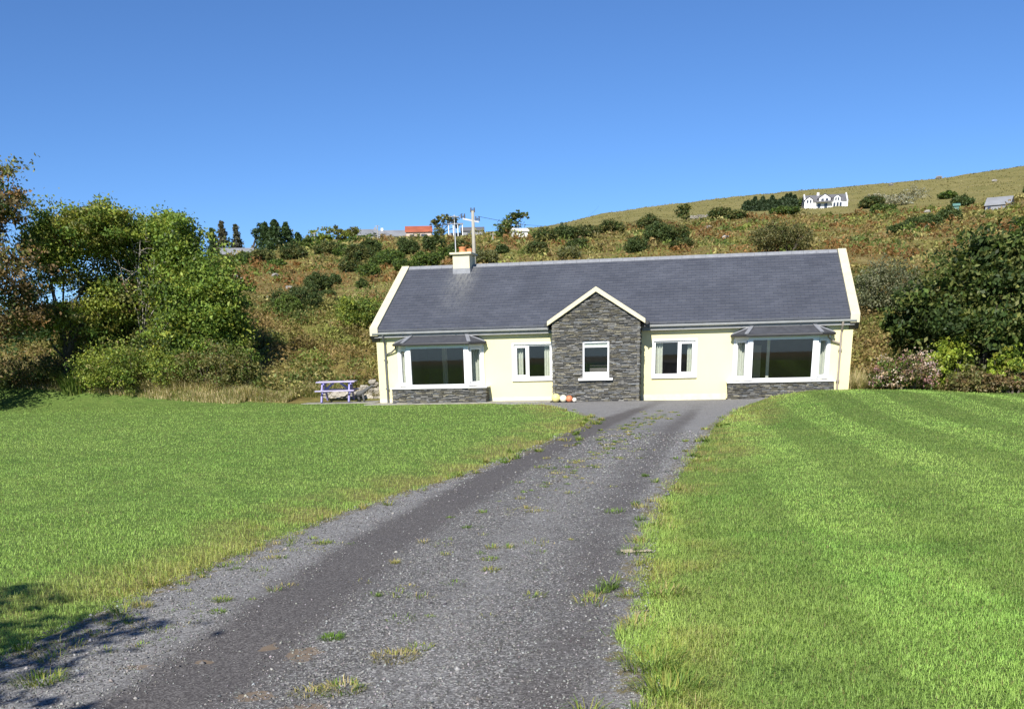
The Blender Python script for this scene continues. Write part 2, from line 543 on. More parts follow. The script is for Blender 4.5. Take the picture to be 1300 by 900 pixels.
class MB:
    def __init__(s):
        s.v, s.f, s.c = [], [], []
        s.col = (0.5, 0.5, 0.5)

    def add(s, vs, fs):
        b = len(s.v)
        s.v += [tuple(map(float, v)) for v in vs]
        s.c += [s.col] * len(vs)
        s.f += [tuple(i + b for i in f) for f in fs]
        return s

    def box(s, x0, x1, y0, y1, z0, z1):
        return s.add([(x0, y0, z0), (x1, y0, z0), (x1, y1, z0), (x0, y1, z0), (x0, y0, z1), (x1, y0, z1), (x1, y1, z1), (x0, y1, z1)],
                     [(0, 3, 2, 1), (4, 5, 6, 7), (0, 1, 5, 4), (1, 2, 6, 5), (2, 3, 7, 6), (3, 0, 4, 7)])

    def quad(s, *p):
        return s.add(p, [tuple(range(len(p)))])

    def prism(s, pts, d):
        """polygon pts (3D) pushed along vector d"""
        n = len(pts); d = np.array(d, float)
        P = [np.array(p, float) for p in pts]
        return s.add(P + [p + d for p in P], [tuple(range(n))[::-1], tuple(range(n, 2 * n))] + [(i, (i + 1) % n, (i + 1) % n + n, i + n) for i in range(n)])

    def bar(s, a, b, w, h, up=(0, 0, 1)):
        a, b = np.array(a, float), np.array(b, float)
        t = (b - a) / np.linalg.norm(b - a)
        u = np.array(up, float)
        sd_ = np.cross(t, u)
        if np.linalg.norm(sd_) < 1e-4: sd_ = np.cross(t, (1, 0, 0))
        sd_ /= np.linalg.norm(sd_); u = np.cross(sd_, t)
        q = [a - sd_ * w / 2 - u * h / 2, a + sd_ * w / 2 - u * h / 2, a + sd_ * w / 2 + u * h / 2, a - sd_ * w / 2 + u * h / 2]
        return s.prism(q, b - a)

    def tube(s, path, rad, n=8, cap=True):
        P = [np.array(p, float) for p in path]
        if isinstance(rad, (int, float)): rad = [rad] * len(P)
        b = len(s.v); vs, fs = [], []
        ref = np.array((0.31, 0.17, 0.94))
        for i, p in enumerate(P):
            t = P[min(i + 1, len(P) - 1)] - P[max(i - 1, 0)]
            t = t / (np.linalg.norm(t) + 1e-9)
            r0 = ref if abs(t @ ref) < 0.95 else np.array((1.0, 0, 0))
            e1 = np.cross(t, r0); e1 /= np.linalg.norm(e1); e2 = np.cross(t, e1)
            for k in range(n):
                a = 2 * math.pi * k / n
                vs.append(p + rad[i] * (math.cos(a) * e1 + math.sin(a) * e2))
        for i in range(len(P) - 1):
            for k in range(n):
                fs.append((i * n + k, i * n + (k + 1) % n, (i + 1) * n + (k + 1) % n, (i + 1) * n + k))
        if cap:
            fs.append(tuple(range(n))[::-1]); fs.append(tuple(range((len(P) - 1) * n, len(P) * n)))
        return s.add(vs, fs)

    def lathe(s, prof, c, n=16):
        vs, fs = [], []
        for r_, z in prof:
            for k in range(n):
                a = 2 * math.pi * k / n
                vs.append((c[0] + r_ * math.cos(a), c[1] + r_ * math.sin(a), c[2] + z))
        for i in range(len(prof) - 1):
            for k in range(n):
                fs.append((i * n + k, i * n + (k + 1) % n, (i + 1) * n + (k + 1) % n, (i + 1) * n + k))
        fs.append(tuple(range(n))[::-1]); fs.append(tuple(range((len(prof) - 1) * n, len(prof) * n)))
        return s.add(vs, fs)

    def build(s, name, mat=None, parent=None, smooth_=False, bevel=0, colour=False):
        me = bpy.data.meshes.new(name)
        me.from_pydata(s.v, [], s.f)
        if colour:
            a = me.color_attributes.new('col', 'FLOAT_COLOR', 'POINT')
            for i, c in enumerate(s.c): a.data[i].color = (*c, 1)
        if smooth_:
            me.polygons.foreach_set('use_smooth', np.ones(len(me.polygons), bool))
        me.update()
        o = link(name, me, mat, parent)
        if bevel:
            b = o.modifiers.new('bevel', 'BEVEL'); b.width = bevel; b.segments = 2; b.limit_method = 'ANGLE'
        return o


# ------------------------------------------------------------------ terrain
def upper_zone(x, y, D):
    """the pale open grass of the hilltop, which comes lower down towards the left"""
    lim = np.interp((x - CAM[0]) / np.maximum(y - CAM[1], 1), [-.5, -.1, .1, .35], [190, 190, 215, 300])
    return smooth(-25, 35, D - lim + 70 * (fbm(x / 30, y / 30, 3) - 0.5))


def build_terrain():
    c0 = (11.5, -36.5)
    az = np.concatenate([np.linspace(-180, -52, 52, endpoint=False), np.linspace(-52, 40, 420, endpoint=False), np.linspace(40, 180, 56, endpoint=False)])
    az = np.radians(az)
    rr = np.concatenate([np.linspace(0.6, 34, 90), np.linspace(34.3, 62, 80)[1:], np.geomspace(62.5, 900, 150), np.geomspace(930, 4000, 14)])
    A, RR = np.meshgrid(az, rr)
    X, Y = c0[0] + np.sin(A) * RR, c0[1] + np.cos(A) * RR
    Z = ground_z(X, Y)
    ind = in_drive(X, Y)
    Z = Z - 0.05 * smooth(0.0, 0.25, ind)
    V = np.stack([X, Y, Z], -1).reshape(-1, 3)
    na, nr = len(az), len(rr)
    i, j = np.meshgrid(np.arange(nr - 1), np.arange(na), indexing='ij')
    F = np.stack([i * na + j, (i + 1) * na + j, (i + 1) * na + (j + 1) % na, i * na + (j + 1) % na], -1).reshape(-1, 4)[:, ::-1]
    me = np_mesh('ground', V, F, None, True)
    D = np.hypot(V[:, 0] - CAM[0], V[:, 1] - CAM[1])
    x, y = V[:, 0], V[:, 1]
    upper = upper_zone(x, y, D) * smooth(-30, 60, y)
    add_float(me, 'upper', upper)
    add_float(me, 'lawn', is_lawn(x, y))
    add_float(me, 'worn', worn(x, y))
    o = link('ground', me, M['terrain'])
    tag(o, kind='structure')


def lawn_far(x):
    """how far back (y) the lawn reaches at x"""
    return np.interp(x, [-40, -18, -10, -4.5, -3.5, 0, 0.01, 16.8, 17, 24, 40], [3.6, 3.0, 2.2, 1.2, .6, .2, -.95, -.9, -.4, .3, 1.2])


def is_lawn(x, y):
    return (1 - smooth(-0.3, 0.3, y - lawn_far(x))) * (np.asarray(y) > -70)


def worn(x, y):
    """yellowed grass along the drive"""
    d = -in_drive(x, y)
    w = 1.0 + 1.0 * (fbm(np.asarray(x) / 1.5, np.asarray(y) / 1.5, 21) - 0.3) + np.where(np.asarray(x) > 10, 0.75 * smooth(-27, -21, y) - .5, 0.5 * smooth(-24, -12, y))
    return np.clip(1 - d / np.maximum(w, 0.15), 0, 1) ** 0.7 * (.22 + .78 * smooth(0.42, 0.58, fbm(np.asarray(x) / 0.55 + 9, np.asarray(y) / 0.55, 22, 4)))


build_terrain()


def track_at(x, y):
    tl = np.interp(y, [-60, -32.2, -31, -28.2, -22.2, -16.5, -8.5, -2], [8.6, 9.05, 8.95, 8.75, 8.8, 9.05, 9.4, 10.3])
    trr = np.interp(y, [-60, -32.2, -25.5, -18.4, -12, -5, -2], [10.8, 10.85, 10.7, 10.85, 11.1, 11.6, 11.8])
    k = 1 - 0.75 * smooth(-9, -3, y)
    wl_, wr_ = 0.30 + .10 * (vnoise(np.asarray(y) / 1.3, np.asarray(y) * 0 + 3.5, 77) - .5), 0.27
    return k * np.maximum(np.exp(-((x - tl) / wl_) ** 2), 0.42 * np.exp(-((x - trr) / wr_) ** 2)), tl, trr


def build_drive():
    ys = np.concatenate([np.linspace(-62, -34, 60), np.linspace(-33.9, -20, 150), np.linspace(-19.8, -1.0, 110)])
    t = np.linspace(0, 1, 70)
    Y, T = np.meshgrid(ys, t, indexing='ij')
    X = (drive_l(Y) - 0.1) * (1 - T) + (drive_r(Y) + 0.1) * T
    Z = ground_z(X, Y) + 0.014 - 0.06 * (T < 0.001) - 0.06 * (T > 0.999)
    tk, tl, trr = track_at(X, Y)
    Z = Z - 0.012 * tk + 0.010 * (fbm(X * 1.3, Y * 1.3, 41) - 0.5)
    V = np.stack([X, Y, Z], -1).reshape(-1, 3)
    n, m = len(ys), len(t)
    i, j = np.meshgrid(np.arange(n - 1), np.arange(m - 1), indexing='ij')
    F = np.stack([i * m + j, i * m + j + 1, (i + 1) * m + j + 1, (i + 1) * m + j], -1).reshape(-1, 4)
    me = np_mesh('gravel_drive', V, F, None, True)
    mid = np.exp(-((X - (tl + trr) / 2) / 0.5) ** 2) * (1 - smooth(-6, -3, Y))
    edge = 1 - smooth(0.0, 0.5, in_drive(X, Y))
    add_float(me, 'track', tk.ravel())
    add_float(me, 'moss', (0.22 * mid * smooth(-33, -22, Y) + 0.2 * mid + 0.5 * edge * (Y < -6)).ravel())
    dirt = np.zeros_like(X)
    for dx, dy, rx, ry in ((9.4, -31.68, .16, .2), (9.15, -31.55, .1, .1), (8.6, -32.0, .14, .1), (9.45, -32.4, .12, .12), (8.9, -31.85, .08, .06), (9.75, -32.6, .2, .14)):
        dirt = np.maximum(dirt, 0.75 * np.exp(-((X - dx) / rx) ** 2 - ((Y - dy) / ry) ** 2))
    add_float(me, 'dirt', dirt.ravel())
    add_float(me, 'pale', np.clip(.75 * smooth(.15, .5, tl - X) + .55 * smooth(.1, .4, X - trr) + .35 * np.exp(-((X - trr + .75) / .3) ** 2) + .5 * smooth(-16, -4, Y) * (1 - tk), 0, 1).ravel())
    tag(link('driveway', me, M['drive']), kind='structure')


build_drive()
# concrete path along the house front and the pad for the table
p_ = MB()
p_.box(-0.35, 6.5, -0.92, -0.003, -0.1, 0.03)
p_.box(-3.3, -0.36, 0.42, 2.4, -0.1, 0.018)
tag(p_.build('path', M['concrete'], None, bevel=0.01), kind='structure')

# ------------------------------------------------------------------ the bungalow
L, EAVE, RISE, HALF = 16.68, 2.50, 2.37, 4.52
SL = (4.92 - 2.60) / (HALF + 0.20)                 # roof slope


def roof_z(y):
    return 2.60 + SL * (y + 0.20)


house = thing('bungalow', (0, 0, 0), 'cream bungalow with grey slate roof and stone gabled porch at the head of the drive', 'house')
PX0, PX1, PAX, PY = 6.60, 9.62, 8.12, -1.0
WINS = [(5.08, 6.43, 0.78, 1.95), (10.05, 11.48, 0.78, 1.95)]
BAYS = [2.40, 14.37]
holes = [(a, b, c, d) for a, b, c, d in WINS] + [(c - 1.52, c + 1.52, 0.62, 1.99) for c in BAYS]
xs = sorted({0, L} | {h[0] for h in holes} | {h[1] for h in holes})
zs = sorted({0.0, 2.55} | {h[2] for h in holes} | {h[3] for h in holes})
w = MB()
for x0, x1 in zip(xs, xs[1:]):
    for z0, z1 in zip(zs, zs[1:]):
        if any(h[0] <= x0 and x1 <= h[1] and h[2] <= z0 and z1 <= h[3] for h in holes):
            continue
        w.quad((x0, 0, z0), (x1, 0, z0), (x1, 0, z1), (x0, 0, z1))
for x0, x1, z0, z1 in holes:
    d = 0.28
    w.quad((x0, 0, z0), (x0, d, z0), (x0, d, z1), (x0, 0, z1))
    w.quad((x1, 0, z0), (x1, 0, z1), (x1, d, z1), (x1, d, z0))
    w.quad((x0, 0, z1), (x0, d, z1), (x1, d, z1), (x1, 0, z1))
    w.quad((x0, 0, z0), (x1, 0, z0), (x1, d, z0), (x0, d, z0))
YB = 2 * HALF
for x in (0, L):
    w.add([(x, 0, -.3), (x, YB, -.3), (x, YB, 2.55), (x, HALF, 4.80), (x, 0, 2.55)], [(0, 1, 2, 3, 4)])
w.quad((0, YB, -.3), (L, YB, -.3), (L, YB, 2.55), (0, YB, 2.55))
w.build('wall', M['cream'], house)
for x0, x1 in ((0.0, .62), (4.18, PX0 - .01), (PX1 + .01, 12.58), (16.2, L)):
    MB().box(x0, x1, -0.018, 0.02, -0.1, 0.16).build('plinth', M['plinth'], house)

rf = MB()
for sgn in (1, -1):
    def yy(y): return y if sgn == 1 else YB - y
    a, b_ = (-0.24, roof_z(-0.24)), (HALF, roof_z(HALF))
    ch = 24
    for k in range(ch):         # each course of slates laps the one below
        y0 = a[0] + (b_[0] - a[0]) * k / ch; y1 = a[0] + (b_[0] - a[0]) * (k + 1) / ch
        z0, z1 = roof_z(y0) + 0.012, roof_z(y1)
        rf.quad((0.0, yy(y0), z0), (L, yy(y0), z0), (L, yy(y1), z1), (0.0, yy(y1), z1))
        rf.quad((0.0, yy(y0), z0 - 0.014), (L, yy(y0), z0 - 0.014), (L, yy(y0), z0), (0.0, yy(y0), z0))
    rf.quad((0.0, yy(-0.24), roof_z(-.24) - 0.06), (L, yy(-0.24), roof_z(-.24) - 0.06), (L, yy(HALF), roof_z(HALF) - 0.06), (0.0, yy(HALF), roof_z(HALF) - 0.06))
    rf.quad((0.0, yy(-0.24), roof_z(-.24) - 0.06), (L, yy(-0.24), roof_z(-.24) - 0.06), (L, yy(-0.24), roof_z(-.24)), (0.0, yy(-0.24), roof_z(-.24)))
roof = rf.build('roof', M['slate'], house)
rg = MB()
xx = 0.17
while xx < L - 0.2:
    x1 = min(xx + 0.445, L - 0.17)
    rg.prism([(xx, HALF - .17, roof_z(HALF - .17) + .015), (xx, HALF, roof_z(HALF) + .06), (xx, HALF + .17, roof_z(HALF - .17) + .015), (xx, HALF, roof_z(HALF) - .03)], (x1 - xx - 0.006, 0, 0))
    xx = x1 + 0.0005
rg.build('ridge_tiles', M['lead'], roof)
sf = MB()
sf.box(0.0, PX0 - 0.02, -0.20, -0.175, 2.30, 2.53)
sf.box(PX1 + 0.02, L, -0.20, -0.175, 2.30, 2.53)
sf.box(0.0, L, -0.174, 0.02, 2.32, 2.345)
sf.build('fascia', M['eaves_grey'], house)
for x0, x1 in ((-0.06, 6.36), (9.90, L + 0.06)):
    g = MB()
    prof = [(x0, -0.205 - 0.055 + 0.06 * math.cos(a), 2.475 - 0.075 * math.sin(a)) for a in np.linspace(0, math.pi, 9)]
    prof += [(x0, -0.205 - 0.055 + 0.05 * math.cos(a), 2.475 - 0.062 * math.sin(a)) for a in np.linspace(math.pi, 0, 9)]
    g.prism(prof, (x1 - x0, 0, 0))
    g.box(x0, x0 + 0.012, -.315, -.205, 2.40, 2.475); g.box(x1 - 0.012, x1, -.315, -.205, 2.40, 2.475)
    for q in np.arange(x0 + 1.1, x1, 1.95):
        prof2 = [(q, -0.26 + 0.068 * math.cos(a), 2.478 - 0.083 * math.sin(a)) for a in np.linspace(0, math.pi, 9)]
        g.prism(prof2, (0.07, 0, 0))
    g.build('gutter', M['gutter'], house)
# raised gable copings with their kneelers
for x0, x1 in ((-0.15, 0.15), (L - 0.15, L + 0.15)):
    g = MB()
    ya, za, yb, zb = -0.26, roof_z(-0.26), HALF, roof_z(HALF)
    g.prism([(x0, ya, za - .20), (x0, ya, za + .085), (x0, yb, zb + .085), (x0, YB - ya, za + .085), (x0, YB - ya, za - .20), (x0, yb, zb - .20)], (x1 - x0, 0, 0))
    g.build('verge_coping', M['coping'], house, bevel=0.012)
    k = MB()
    k.prism([(x0 + .004, -0.245, za - .21), (x0 + .004, -0.03, za - .40), (x0 + .004, 0.3, za - .40), (x0 + .004, 0.3, za - .12)], (x1 - x0 - .008, 0, 0))
    k.build('kneeler', M['fascia'], house)
# chimney
chx0, chx1, chy0, chy1 = 2.08, 2.74, 3.90, 4.95
g = MB(); g.box(chx0, chx1, chy0, chy1, 4.3, 5.30)
chim = g.build('chimney', M['coping'], house)
g = MB(); g.box(chx0 - .10, chx1 + .10, chy0 - .10, chy1 + .10, 5.30, 5.37); g.build('chimney_cap', M['coping'], chim, bevel=.008)
g = MB(); g.box(chx0 - .012, chx1 + .012, chy0 - .02, chy0 + .3, 4.4, 4.80)
g.prism([(chx1 + .012, chy0, 4.45), (chx1 + .012, chy1, 4.6), (chx1 + .012, 4.6, 4.98), (chx1 + .012, chy0, 4.74)], (.01, 0, 0))
g.build('flashing', M['lead'], chim)
g = MB(); g.lathe([(.15, 0), (.14, .03), (.125, .05), (.12, .15), (.14, .17), (.14, .21), (.09, .21)], (2.40, 4.25, 5.37), 18); g.build('chimney_pot', M['terracotta'], chim, True)
g = MB(); g.lathe([(.13, 0), (.11, .03), (.11, .14), (.12, .17)], (2.60, 4.62, 5.37), 16); g.build('chimney_pot', M['terracotta'], chim, True)
g = MB()
g.tube([(2.16, 4.12, 5.2), (2.16, 4.12, 6.72)], .020, 8)
g.tube([(2.16, 3.7, 6.62), (2.16, 4.6, 6.70)], .012, 6)
for k in range(7):
    y = 3.75 + k * .13; g.tube([(2.16 - .16 + k * .008, y, 6.63 + k * .011), (2.16 + .16 - k * .008, y, 6.63 + k * .011)], .006, 5)
g.tube([(2.06, 4.1, 6.2), (2.26, 4.1, 6.2)], .01, 5)
g.build('aerial', M['steel'], chim)


# dry-stacked slate cladding, stone by stone
def stone_wall(name, parent, u0, u1, z0, z1, to3d, clip=None, skip=None, row=(0.022, 0.048), length=(0.08, 0.32)):
    g = MB()
    z = z0
    while z < z1 - 0.01:
        h = min(random.uniform(*row), z1 - z)
        a, b_ = u0, u1
        if clip: a, b_ = clip(z + h, a, b_)
        u = a
        while u < b_ - 0.02:
            ln = random.uniform(*length)
            e = min(u + ln, b_)
            if b_ - e < 0.08: e = b_
            segs = [(u, e)]
            if skip and skip[2] < z + h and z < skip[3]:
                segs = [(max(p, q0), min(q, q1)) for p, q in segs for q0, q1 in ((-99, skip[0]), (skip[1], 99)) if min(q, q1) - max(p, q0) > 0.02]
            for p, q in segs:
                o = random.uniform(0.0, 0.05)
                t = random.random()
                v = 0.075 + 0.17 * t * t + random.uniform(-.02, .02)
                k = random.random()
                tint = (1.0, .98, .91) if k < .5 else ((1.10, 1.02, .76) if k < .82 else (.95, .99, 1.0))
                g.col = tuple(v * c for c in tint)
                A = to3d(p + .003, z + .004, o); B = to3d(q - .003, z + .004, o)
                C = to3d(q - .003 - random.uniform(0, .012), z + h - random.uniform(.002, .012), o); D_ = to3d(p + .003 + random.uniform(0, .012), z + h - random.uniform(.002, .012), o)
                n0 = [to3d(p, z, -.06), to3d(q, z, -.06), to3d(q, z + h, -.06), to3d(p, z + h, -.06)]
                g.add([A, B, C, D_] + n0, [(0, 1, 2, 3), (0, 4, 5, 1), (1, 5, 6, 2), (2, 6, 7, 3), (3, 7, 4, 0)])
            u = e
        z += h
    return g.build(name, M['stone'], parent, colour=True)


# porch
ps = 1.02 / 1.66          # its gable slope
GA = 3.62                 # inner apex of the stone


def gable_half(z): return max(0.0, (GA - z) / ps)


PW = (7.66, 8.57, 0.79, 2.0)
g = MB()
g.box(PX0 + .04, PW[0], PY + .035, PY + .2, -.2, 2.62); g.box(PW[1], PX1 - .04, PY + .035, PY + .2, -.2, 2.62)
g.box(PW[0], PW[1], PY + .036, PY + .2, -.2, PW[2]); g.box(PW[0], PW[1], PY + .036, PY + .2, PW[3], 2.62)
g.prism([(PX0 + .04, PY + .037, 2.62), (PX1 - .04, PY + .037, 2.62), (PAX, PY + .037, GA - .05)], (0, .15, 0))
g.box(PX0 + .04, PX0 + .2, PY + .2, 0.0, -.2, 2.7); g.box(PX1 - .2, PX1 - .04, PY + .2, 0.0, -.2, 2.7)
porch = g.build('porch', M['fascia'], house)
stone_wall('stone_cladding', porch, PX0, PX1, -0.05, GA, lambda u, z, o: (u, PY + .03 - o, z),
           clip=lambda z, a, b_: (max(a, PAX - gable_half(z)), min(b_, PAX + gable_half(z))), skip=PW)
for sgn, X in ((-1, PX0), (1, PX1)):
    stone_wall('stone_cladding', porch, PY - .01, -0.002, -0.05, 2.55, lambda u, z, o, X=X, sgn=sgn: (X + sgn * (o - .03), u, z))
g = MB()
for sgn in (-1, 1):
    ex = PAX + sgn * 1.64
    ez = 2.70
    az_ = ez + 1.64 * ps
    g.quad((ex, PY - .05, ez - .06), (PAX, PY - .05, az_ - .06), (PAX, 2.6, az_ - .06), (ex, 2.6, ez - .06))
    g.quad((ex, PY - .05, ez - .12), (PAX, PY - .05, az_ - .12), (PAX, 2.6, az_ - .12), (ex, 2.6, ez - .12))
    g.quad((ex, PY - .05, ez - .12), (ex, PY - .05, ez - .06), (ex, 2.6, ez - .06), (ex, 2.6, ez - .12))
g.build('porch_roof', M['slate_porch'], porch)
g = MB()
az_ = 2.70 + 1.67 * ps
t_ = .15
g.prism([(PAX - 1.67, PY - .10, 2.70 - .02), (PAX - 1.67, PY - .10, 2.70 - .02 - t_), (PAX, PY - .10, az_ - t_), (PAX + 1.67, PY - .10, 2.70 - .02 - t_), (PAX + 1.67, PY - .10, 2.70 - .02), (PAX, PY - .10, az_ + .01)], (0, .24, 0))
g.build('gable_coping', M['coping'], porch, bevel=.008)
for sgn in (-1, 1):
    g = MB()
    x = PAX + sgn * 1.72
    g.tube([(x, PY - .02, 2.56), (x, -0.3, 2.56)], .06, 8)
    g.bar((x - sgn * .075, PY + .02, 2.52), (x - sgn * .075, -.22, 2.52), .03, .2)
    g.build('porch_gutter', M['fascia'], porch)


def frame_rect(g, x0, x1, y0, y1, z0, z1, t):
    g.box(x0, x1, y0, y1, z0, z0 + t); g.box(x0, x1, y0, y1, z1 - t, z1)
    g.box(x0, x0 + t, y0, y1, z0 + t, z1 - t); g.box(x1 - t, x1, y0, y1, z0 + t, z1 - t)


def curtain(name, parent, x0, x1, y, z0, z1, folds=5, mat='curtain'):
    n_ = folds * 6
    V, F = [], []
    for k in range(n_ + 1):
        t = k / n_
        x = x0 + (x1 - x0) * t; yy_ = y + .035 * math.sin(t * folds * 2 * math.pi) + .012 * math.sin(t * 17)
        V += [(x, yy_, z0), (x, yy_, z1)]
    for k in range(n_): F.append((2 * k, 2 * k + 2, 2 * k + 3, 2 * k + 1))
    g = MB(); g.add(V, F)
    return g.build(name, M[mat], parent, True)


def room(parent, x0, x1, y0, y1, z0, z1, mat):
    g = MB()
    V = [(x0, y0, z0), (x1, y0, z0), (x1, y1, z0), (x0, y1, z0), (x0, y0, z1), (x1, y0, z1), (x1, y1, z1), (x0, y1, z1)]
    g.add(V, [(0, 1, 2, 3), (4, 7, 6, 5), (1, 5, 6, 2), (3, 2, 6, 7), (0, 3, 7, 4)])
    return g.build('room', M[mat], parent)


def plain_window(x0, x1, z0, z1, casement_left, parent=house):
    g = MB()
    yb, yf = 0.11, 0.05
    frame_rect(g, x0, x1, yf, yb, z0 + .02, z1, .055)
    xm = x0 + (x1 - x0) * (.38 if casement_left else .60)
    g.box(xm - .035, xm + .035, yf, yb, z0 + .075, z1 - .055)
    wd = g.build('window', M['white'], parent, bevel=.005)
    s = MB()
    a, b_ = (x0 + .05, xm - .03) if casement_left else (xm + .03, x1 - .05)
    frame_rect(s, a, b_, yf - .022, yf + .03, z0 + .07, z1 - .05, .06)
    hx = b_ - .03 if casement_left else a + .03
    s.box(hx - .012, hx + .012, yf - .05, yf - .022, (z0 + z1) / 2 - .06, (z0 + z1) / 2 + .06)
    s.build('casement', M['white'], wd, bevel=.004)
    p = MB(); p.quad((x0 + .05, .075, z0 + .07), (x1 - .05, .075, z0 + .07), (x1 - .05, .075, z1 - .05), (x0 + .05, .075, z1 - .05))
    p.build('pane', M['glass'], wd)
    s = MB(); s.box(x0 - .07, x1 + .07, -.07, .06, z0 - .075, z0 + .018); s.build('sill', M['sill'], wd, bevel=.006)
    s = MB(); frame_rect(s, x0 - .06, x1 + .06, -.012, .012, z0 + .02, z1 + .06, .058); s.build('surround', M['sill'], wd)
    curtain('curtain', wd, x0 + .05, x0 + .30, .26, z0, z1 + .1, 3)
    curtain('curtain', wd, x1 - .28, x1 - .05, .26, z0, z1 + .1, 3)
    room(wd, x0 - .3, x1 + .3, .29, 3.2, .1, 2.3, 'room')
    return wd


plain_window(*WINS[0], True)
plain_window(*WINS[1], False)
# porch window: a fixed light with a bottom rail and a blind rolled up at the head
g = MB()
x0, x1, z0, z1 = PW
frame_rect(g, x0, x1, PY + .05, PY + .11, z0 + .01, z1, .055)
g.box(x0 + .05, x1 - .05, PY + .048, PY + .10, z0 + .065, z0 + .20)
g.box(x0 + .05, x1 - .05, PY + .046, PY + .10, z1 - .20, z1 - .165)
wd = g.build('window', M['white'], porch, bevel=.004)
s = MB(); s.quad((x0 + .04, PY + .085, z0 + .1), (x1 - .04, PY + .085, z0 + .1), (x1 - .04, PY + .085, z1 - .05), (x0 + .04, PY + .085, z1 - .05)); s.build('pane', M['glass'], wd)
s = MB(); s.box(x0 - .14, x1 + .14, PY - .10, PY + .05, z0 - .07, z0 + .008); s.build('sill', M['sill'], wd, bevel=.006)
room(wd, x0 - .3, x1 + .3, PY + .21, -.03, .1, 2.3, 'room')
s = MB(); s.box(x0 + .05, x1 - .05, PY + .12, PY + .13, z1 - .17, z1 - .05); s.build('blind', M['curtain'], wd)


def bay(cx, left):
    bw = 1.745          # half width of the stone base
    g = MB(); g.box(cx - bw + .03, cx + bw - .03, -.60, -.002, -.2, .52)
    by = g.build('bay_window', M['fascia'], house)
    st = MB()
    stone_wall('stone_base', by, cx - bw, cx + bw, -.06, .525, lambda u, z, o: (u, -.60 - o, z), row=(.022, .045))
    for sg in (-1, 1):
        stone_wall('stone_base', by, -.61, -.003, -.06, .525, lambda u, z, o, sg=sg: (cx + sg * (bw - .03 + o), u, z), row=(.022, .045))
    s = MB(); s.box(cx - bw - .05, cx + bw + .05, -.68, -.002, .526, .575); s.build('sill', M['sill'], by, bevel=.008)
    # canted frame: three lights between four posts
    ply = [(cx - 1.56, -.02), (cx - 1.08, -.56), (cx + 1.08, -.56), (cx + 1.56, -.02)]
    z0, z1 = .60, 2.0
    f = MB()
    gl = MB()
    for (xa, ya), (xb, yb) in zip(ply, ply[1:]):
        a, b_ = np.array((xa, ya, 0.)), np.array((xb, yb, 0.))
        up = (0, 0, 1)
        for z in (z0 + .035, z1 - .05):
            f.bar(a + (0, 0, z), b_ + (0, 0, z), .09, .07 if z < 1 else .10, up)
        t = (b_ - a) / np.linalg.norm(b_ - a)
        for e in (a + t * .045, b_ - t * .045):
            f.box(e[0] - .05, e[0] + .05, e[1] - .05, e[1] + .05, z0 + .07, z1 - .1)
        gl.quad(a + (0, 0, z0 + .05), b_ + (0, 0, z0 + .05), b_ + (0, 0, z1 - .08), a + (0, 0, z1 - .08))
    f.box(cx - 1.60, cx - 1.50, -.07, .1, z0, z1); f.box(cx + 1.50, cx + 1.60, -.07, .1, z0, z1)
    # side lights open: an inner casement frame in each cant, a mullion near the ends of the wide light
    for (xa, ya), (xb, yb) in ((ply[0], ply[1]), (ply[2], ply[3])):
        a, b_ = np.array((xa, ya, 0.)), np.array((xb, yb, 0.))
        t = (b_ - a) / np.linalg.norm(b_ - a)
        nrm = np.array((t[1], -t[0], 0)) * .03
        for z in (z0 + .11, z1 - .14): f.bar(a + t * .1 + nrm + (0, 0, z), b_ - t * .1 + nrm + (0, 0, z), .06, .07)
        for e in (a + t * .13, b_ - t * .13): f.bar(e + nrm + (0, 0, z0 + .08), e + nrm + (0, 0, z1 - .1), .06, .07, (t[1], -t[0], 0))
    for q in (cx - 1.06, cx + 1.06): f.box(q - .085, q + .085, -.60, -.51, z0, z1)
    f.build('frame', M['white'], by)
    gl.build('pane', M['glass'], by)
    # hipped slate roof
    ev, zt = [(cx - 1.70, -.002), (cx - 1.70, -.20), (cx - 1.22, -.78), (cx + 1.22, -.78), (cx + 1.70, -.20), (cx + 1.70, -.002)], 2.37
    tp = [(cx - 1.22, -.002, zt), (cx - 1.02, -.18, zt - .03), (cx + 1.02, -.18, zt - .03), (cx + 1.22, -.002, zt)]
    r2 = MB()
    E3 = [(x, y, 2.09) for x, y in ev]
    r2.quad(E3[0], E3[1], tp[1], tp[0]); r2.quad(E3[1], E3[2], tp[1]); r2.quad(E3[2], E3[3], tp[2], tp[1]); r2.quad(E3[3], E3[4], tp[2]); r2.quad(E3[4], E3[5], tp[3], tp[2])
    r2.quad(*tp)
    br_ = r2.build('bay_roof', M['slate_bay'], by)
    r3 = MB(); r3.prism([(x, y, 2.005) for x, y in ev], (0, 0, .075)); r3.build('eaves_board', M['fascia'], br_)
    h = MB()
    for e, t in ((E3[2], tp[1]), (E3[3], tp[2])):
        h.bar(np.array(e) + (0, 0, .02), np.array(t) + (0, 0, .02), .13, .03)
    h.bar(np.array(tp[0]) + (0, -.02, .03), np.array(tp[3]) + (0, -.02, .03), .08, .08)
    for e, t in ((E3[1], tp[1]), (E3[4], tp[2])):
        h.bar(np.array(e) + (0, 0, .012), np.array(t) + (0, 0, .012), .06, .03)
    h.build('lead_hips', M['lead'], br_)
    gt = MB(); gt.tube([(x, y - .035, 2.045) for x, y in ev[1:5]], .045, 8); gt.build('bay_gutter', M['fascia'], br_)
    curtain('curtain', by, cx - 1.46, cx - 1.14, -.03, .62, 1.95, 4); curtain('curtain', by, cx + 1.14, cx + 1.46, -.03, .62, 1.95, 4)
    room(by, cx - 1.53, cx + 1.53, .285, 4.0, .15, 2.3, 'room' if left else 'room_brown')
    return by


bl = bay(BAYS[0], True)
brr = bay(BAYS[1], False)
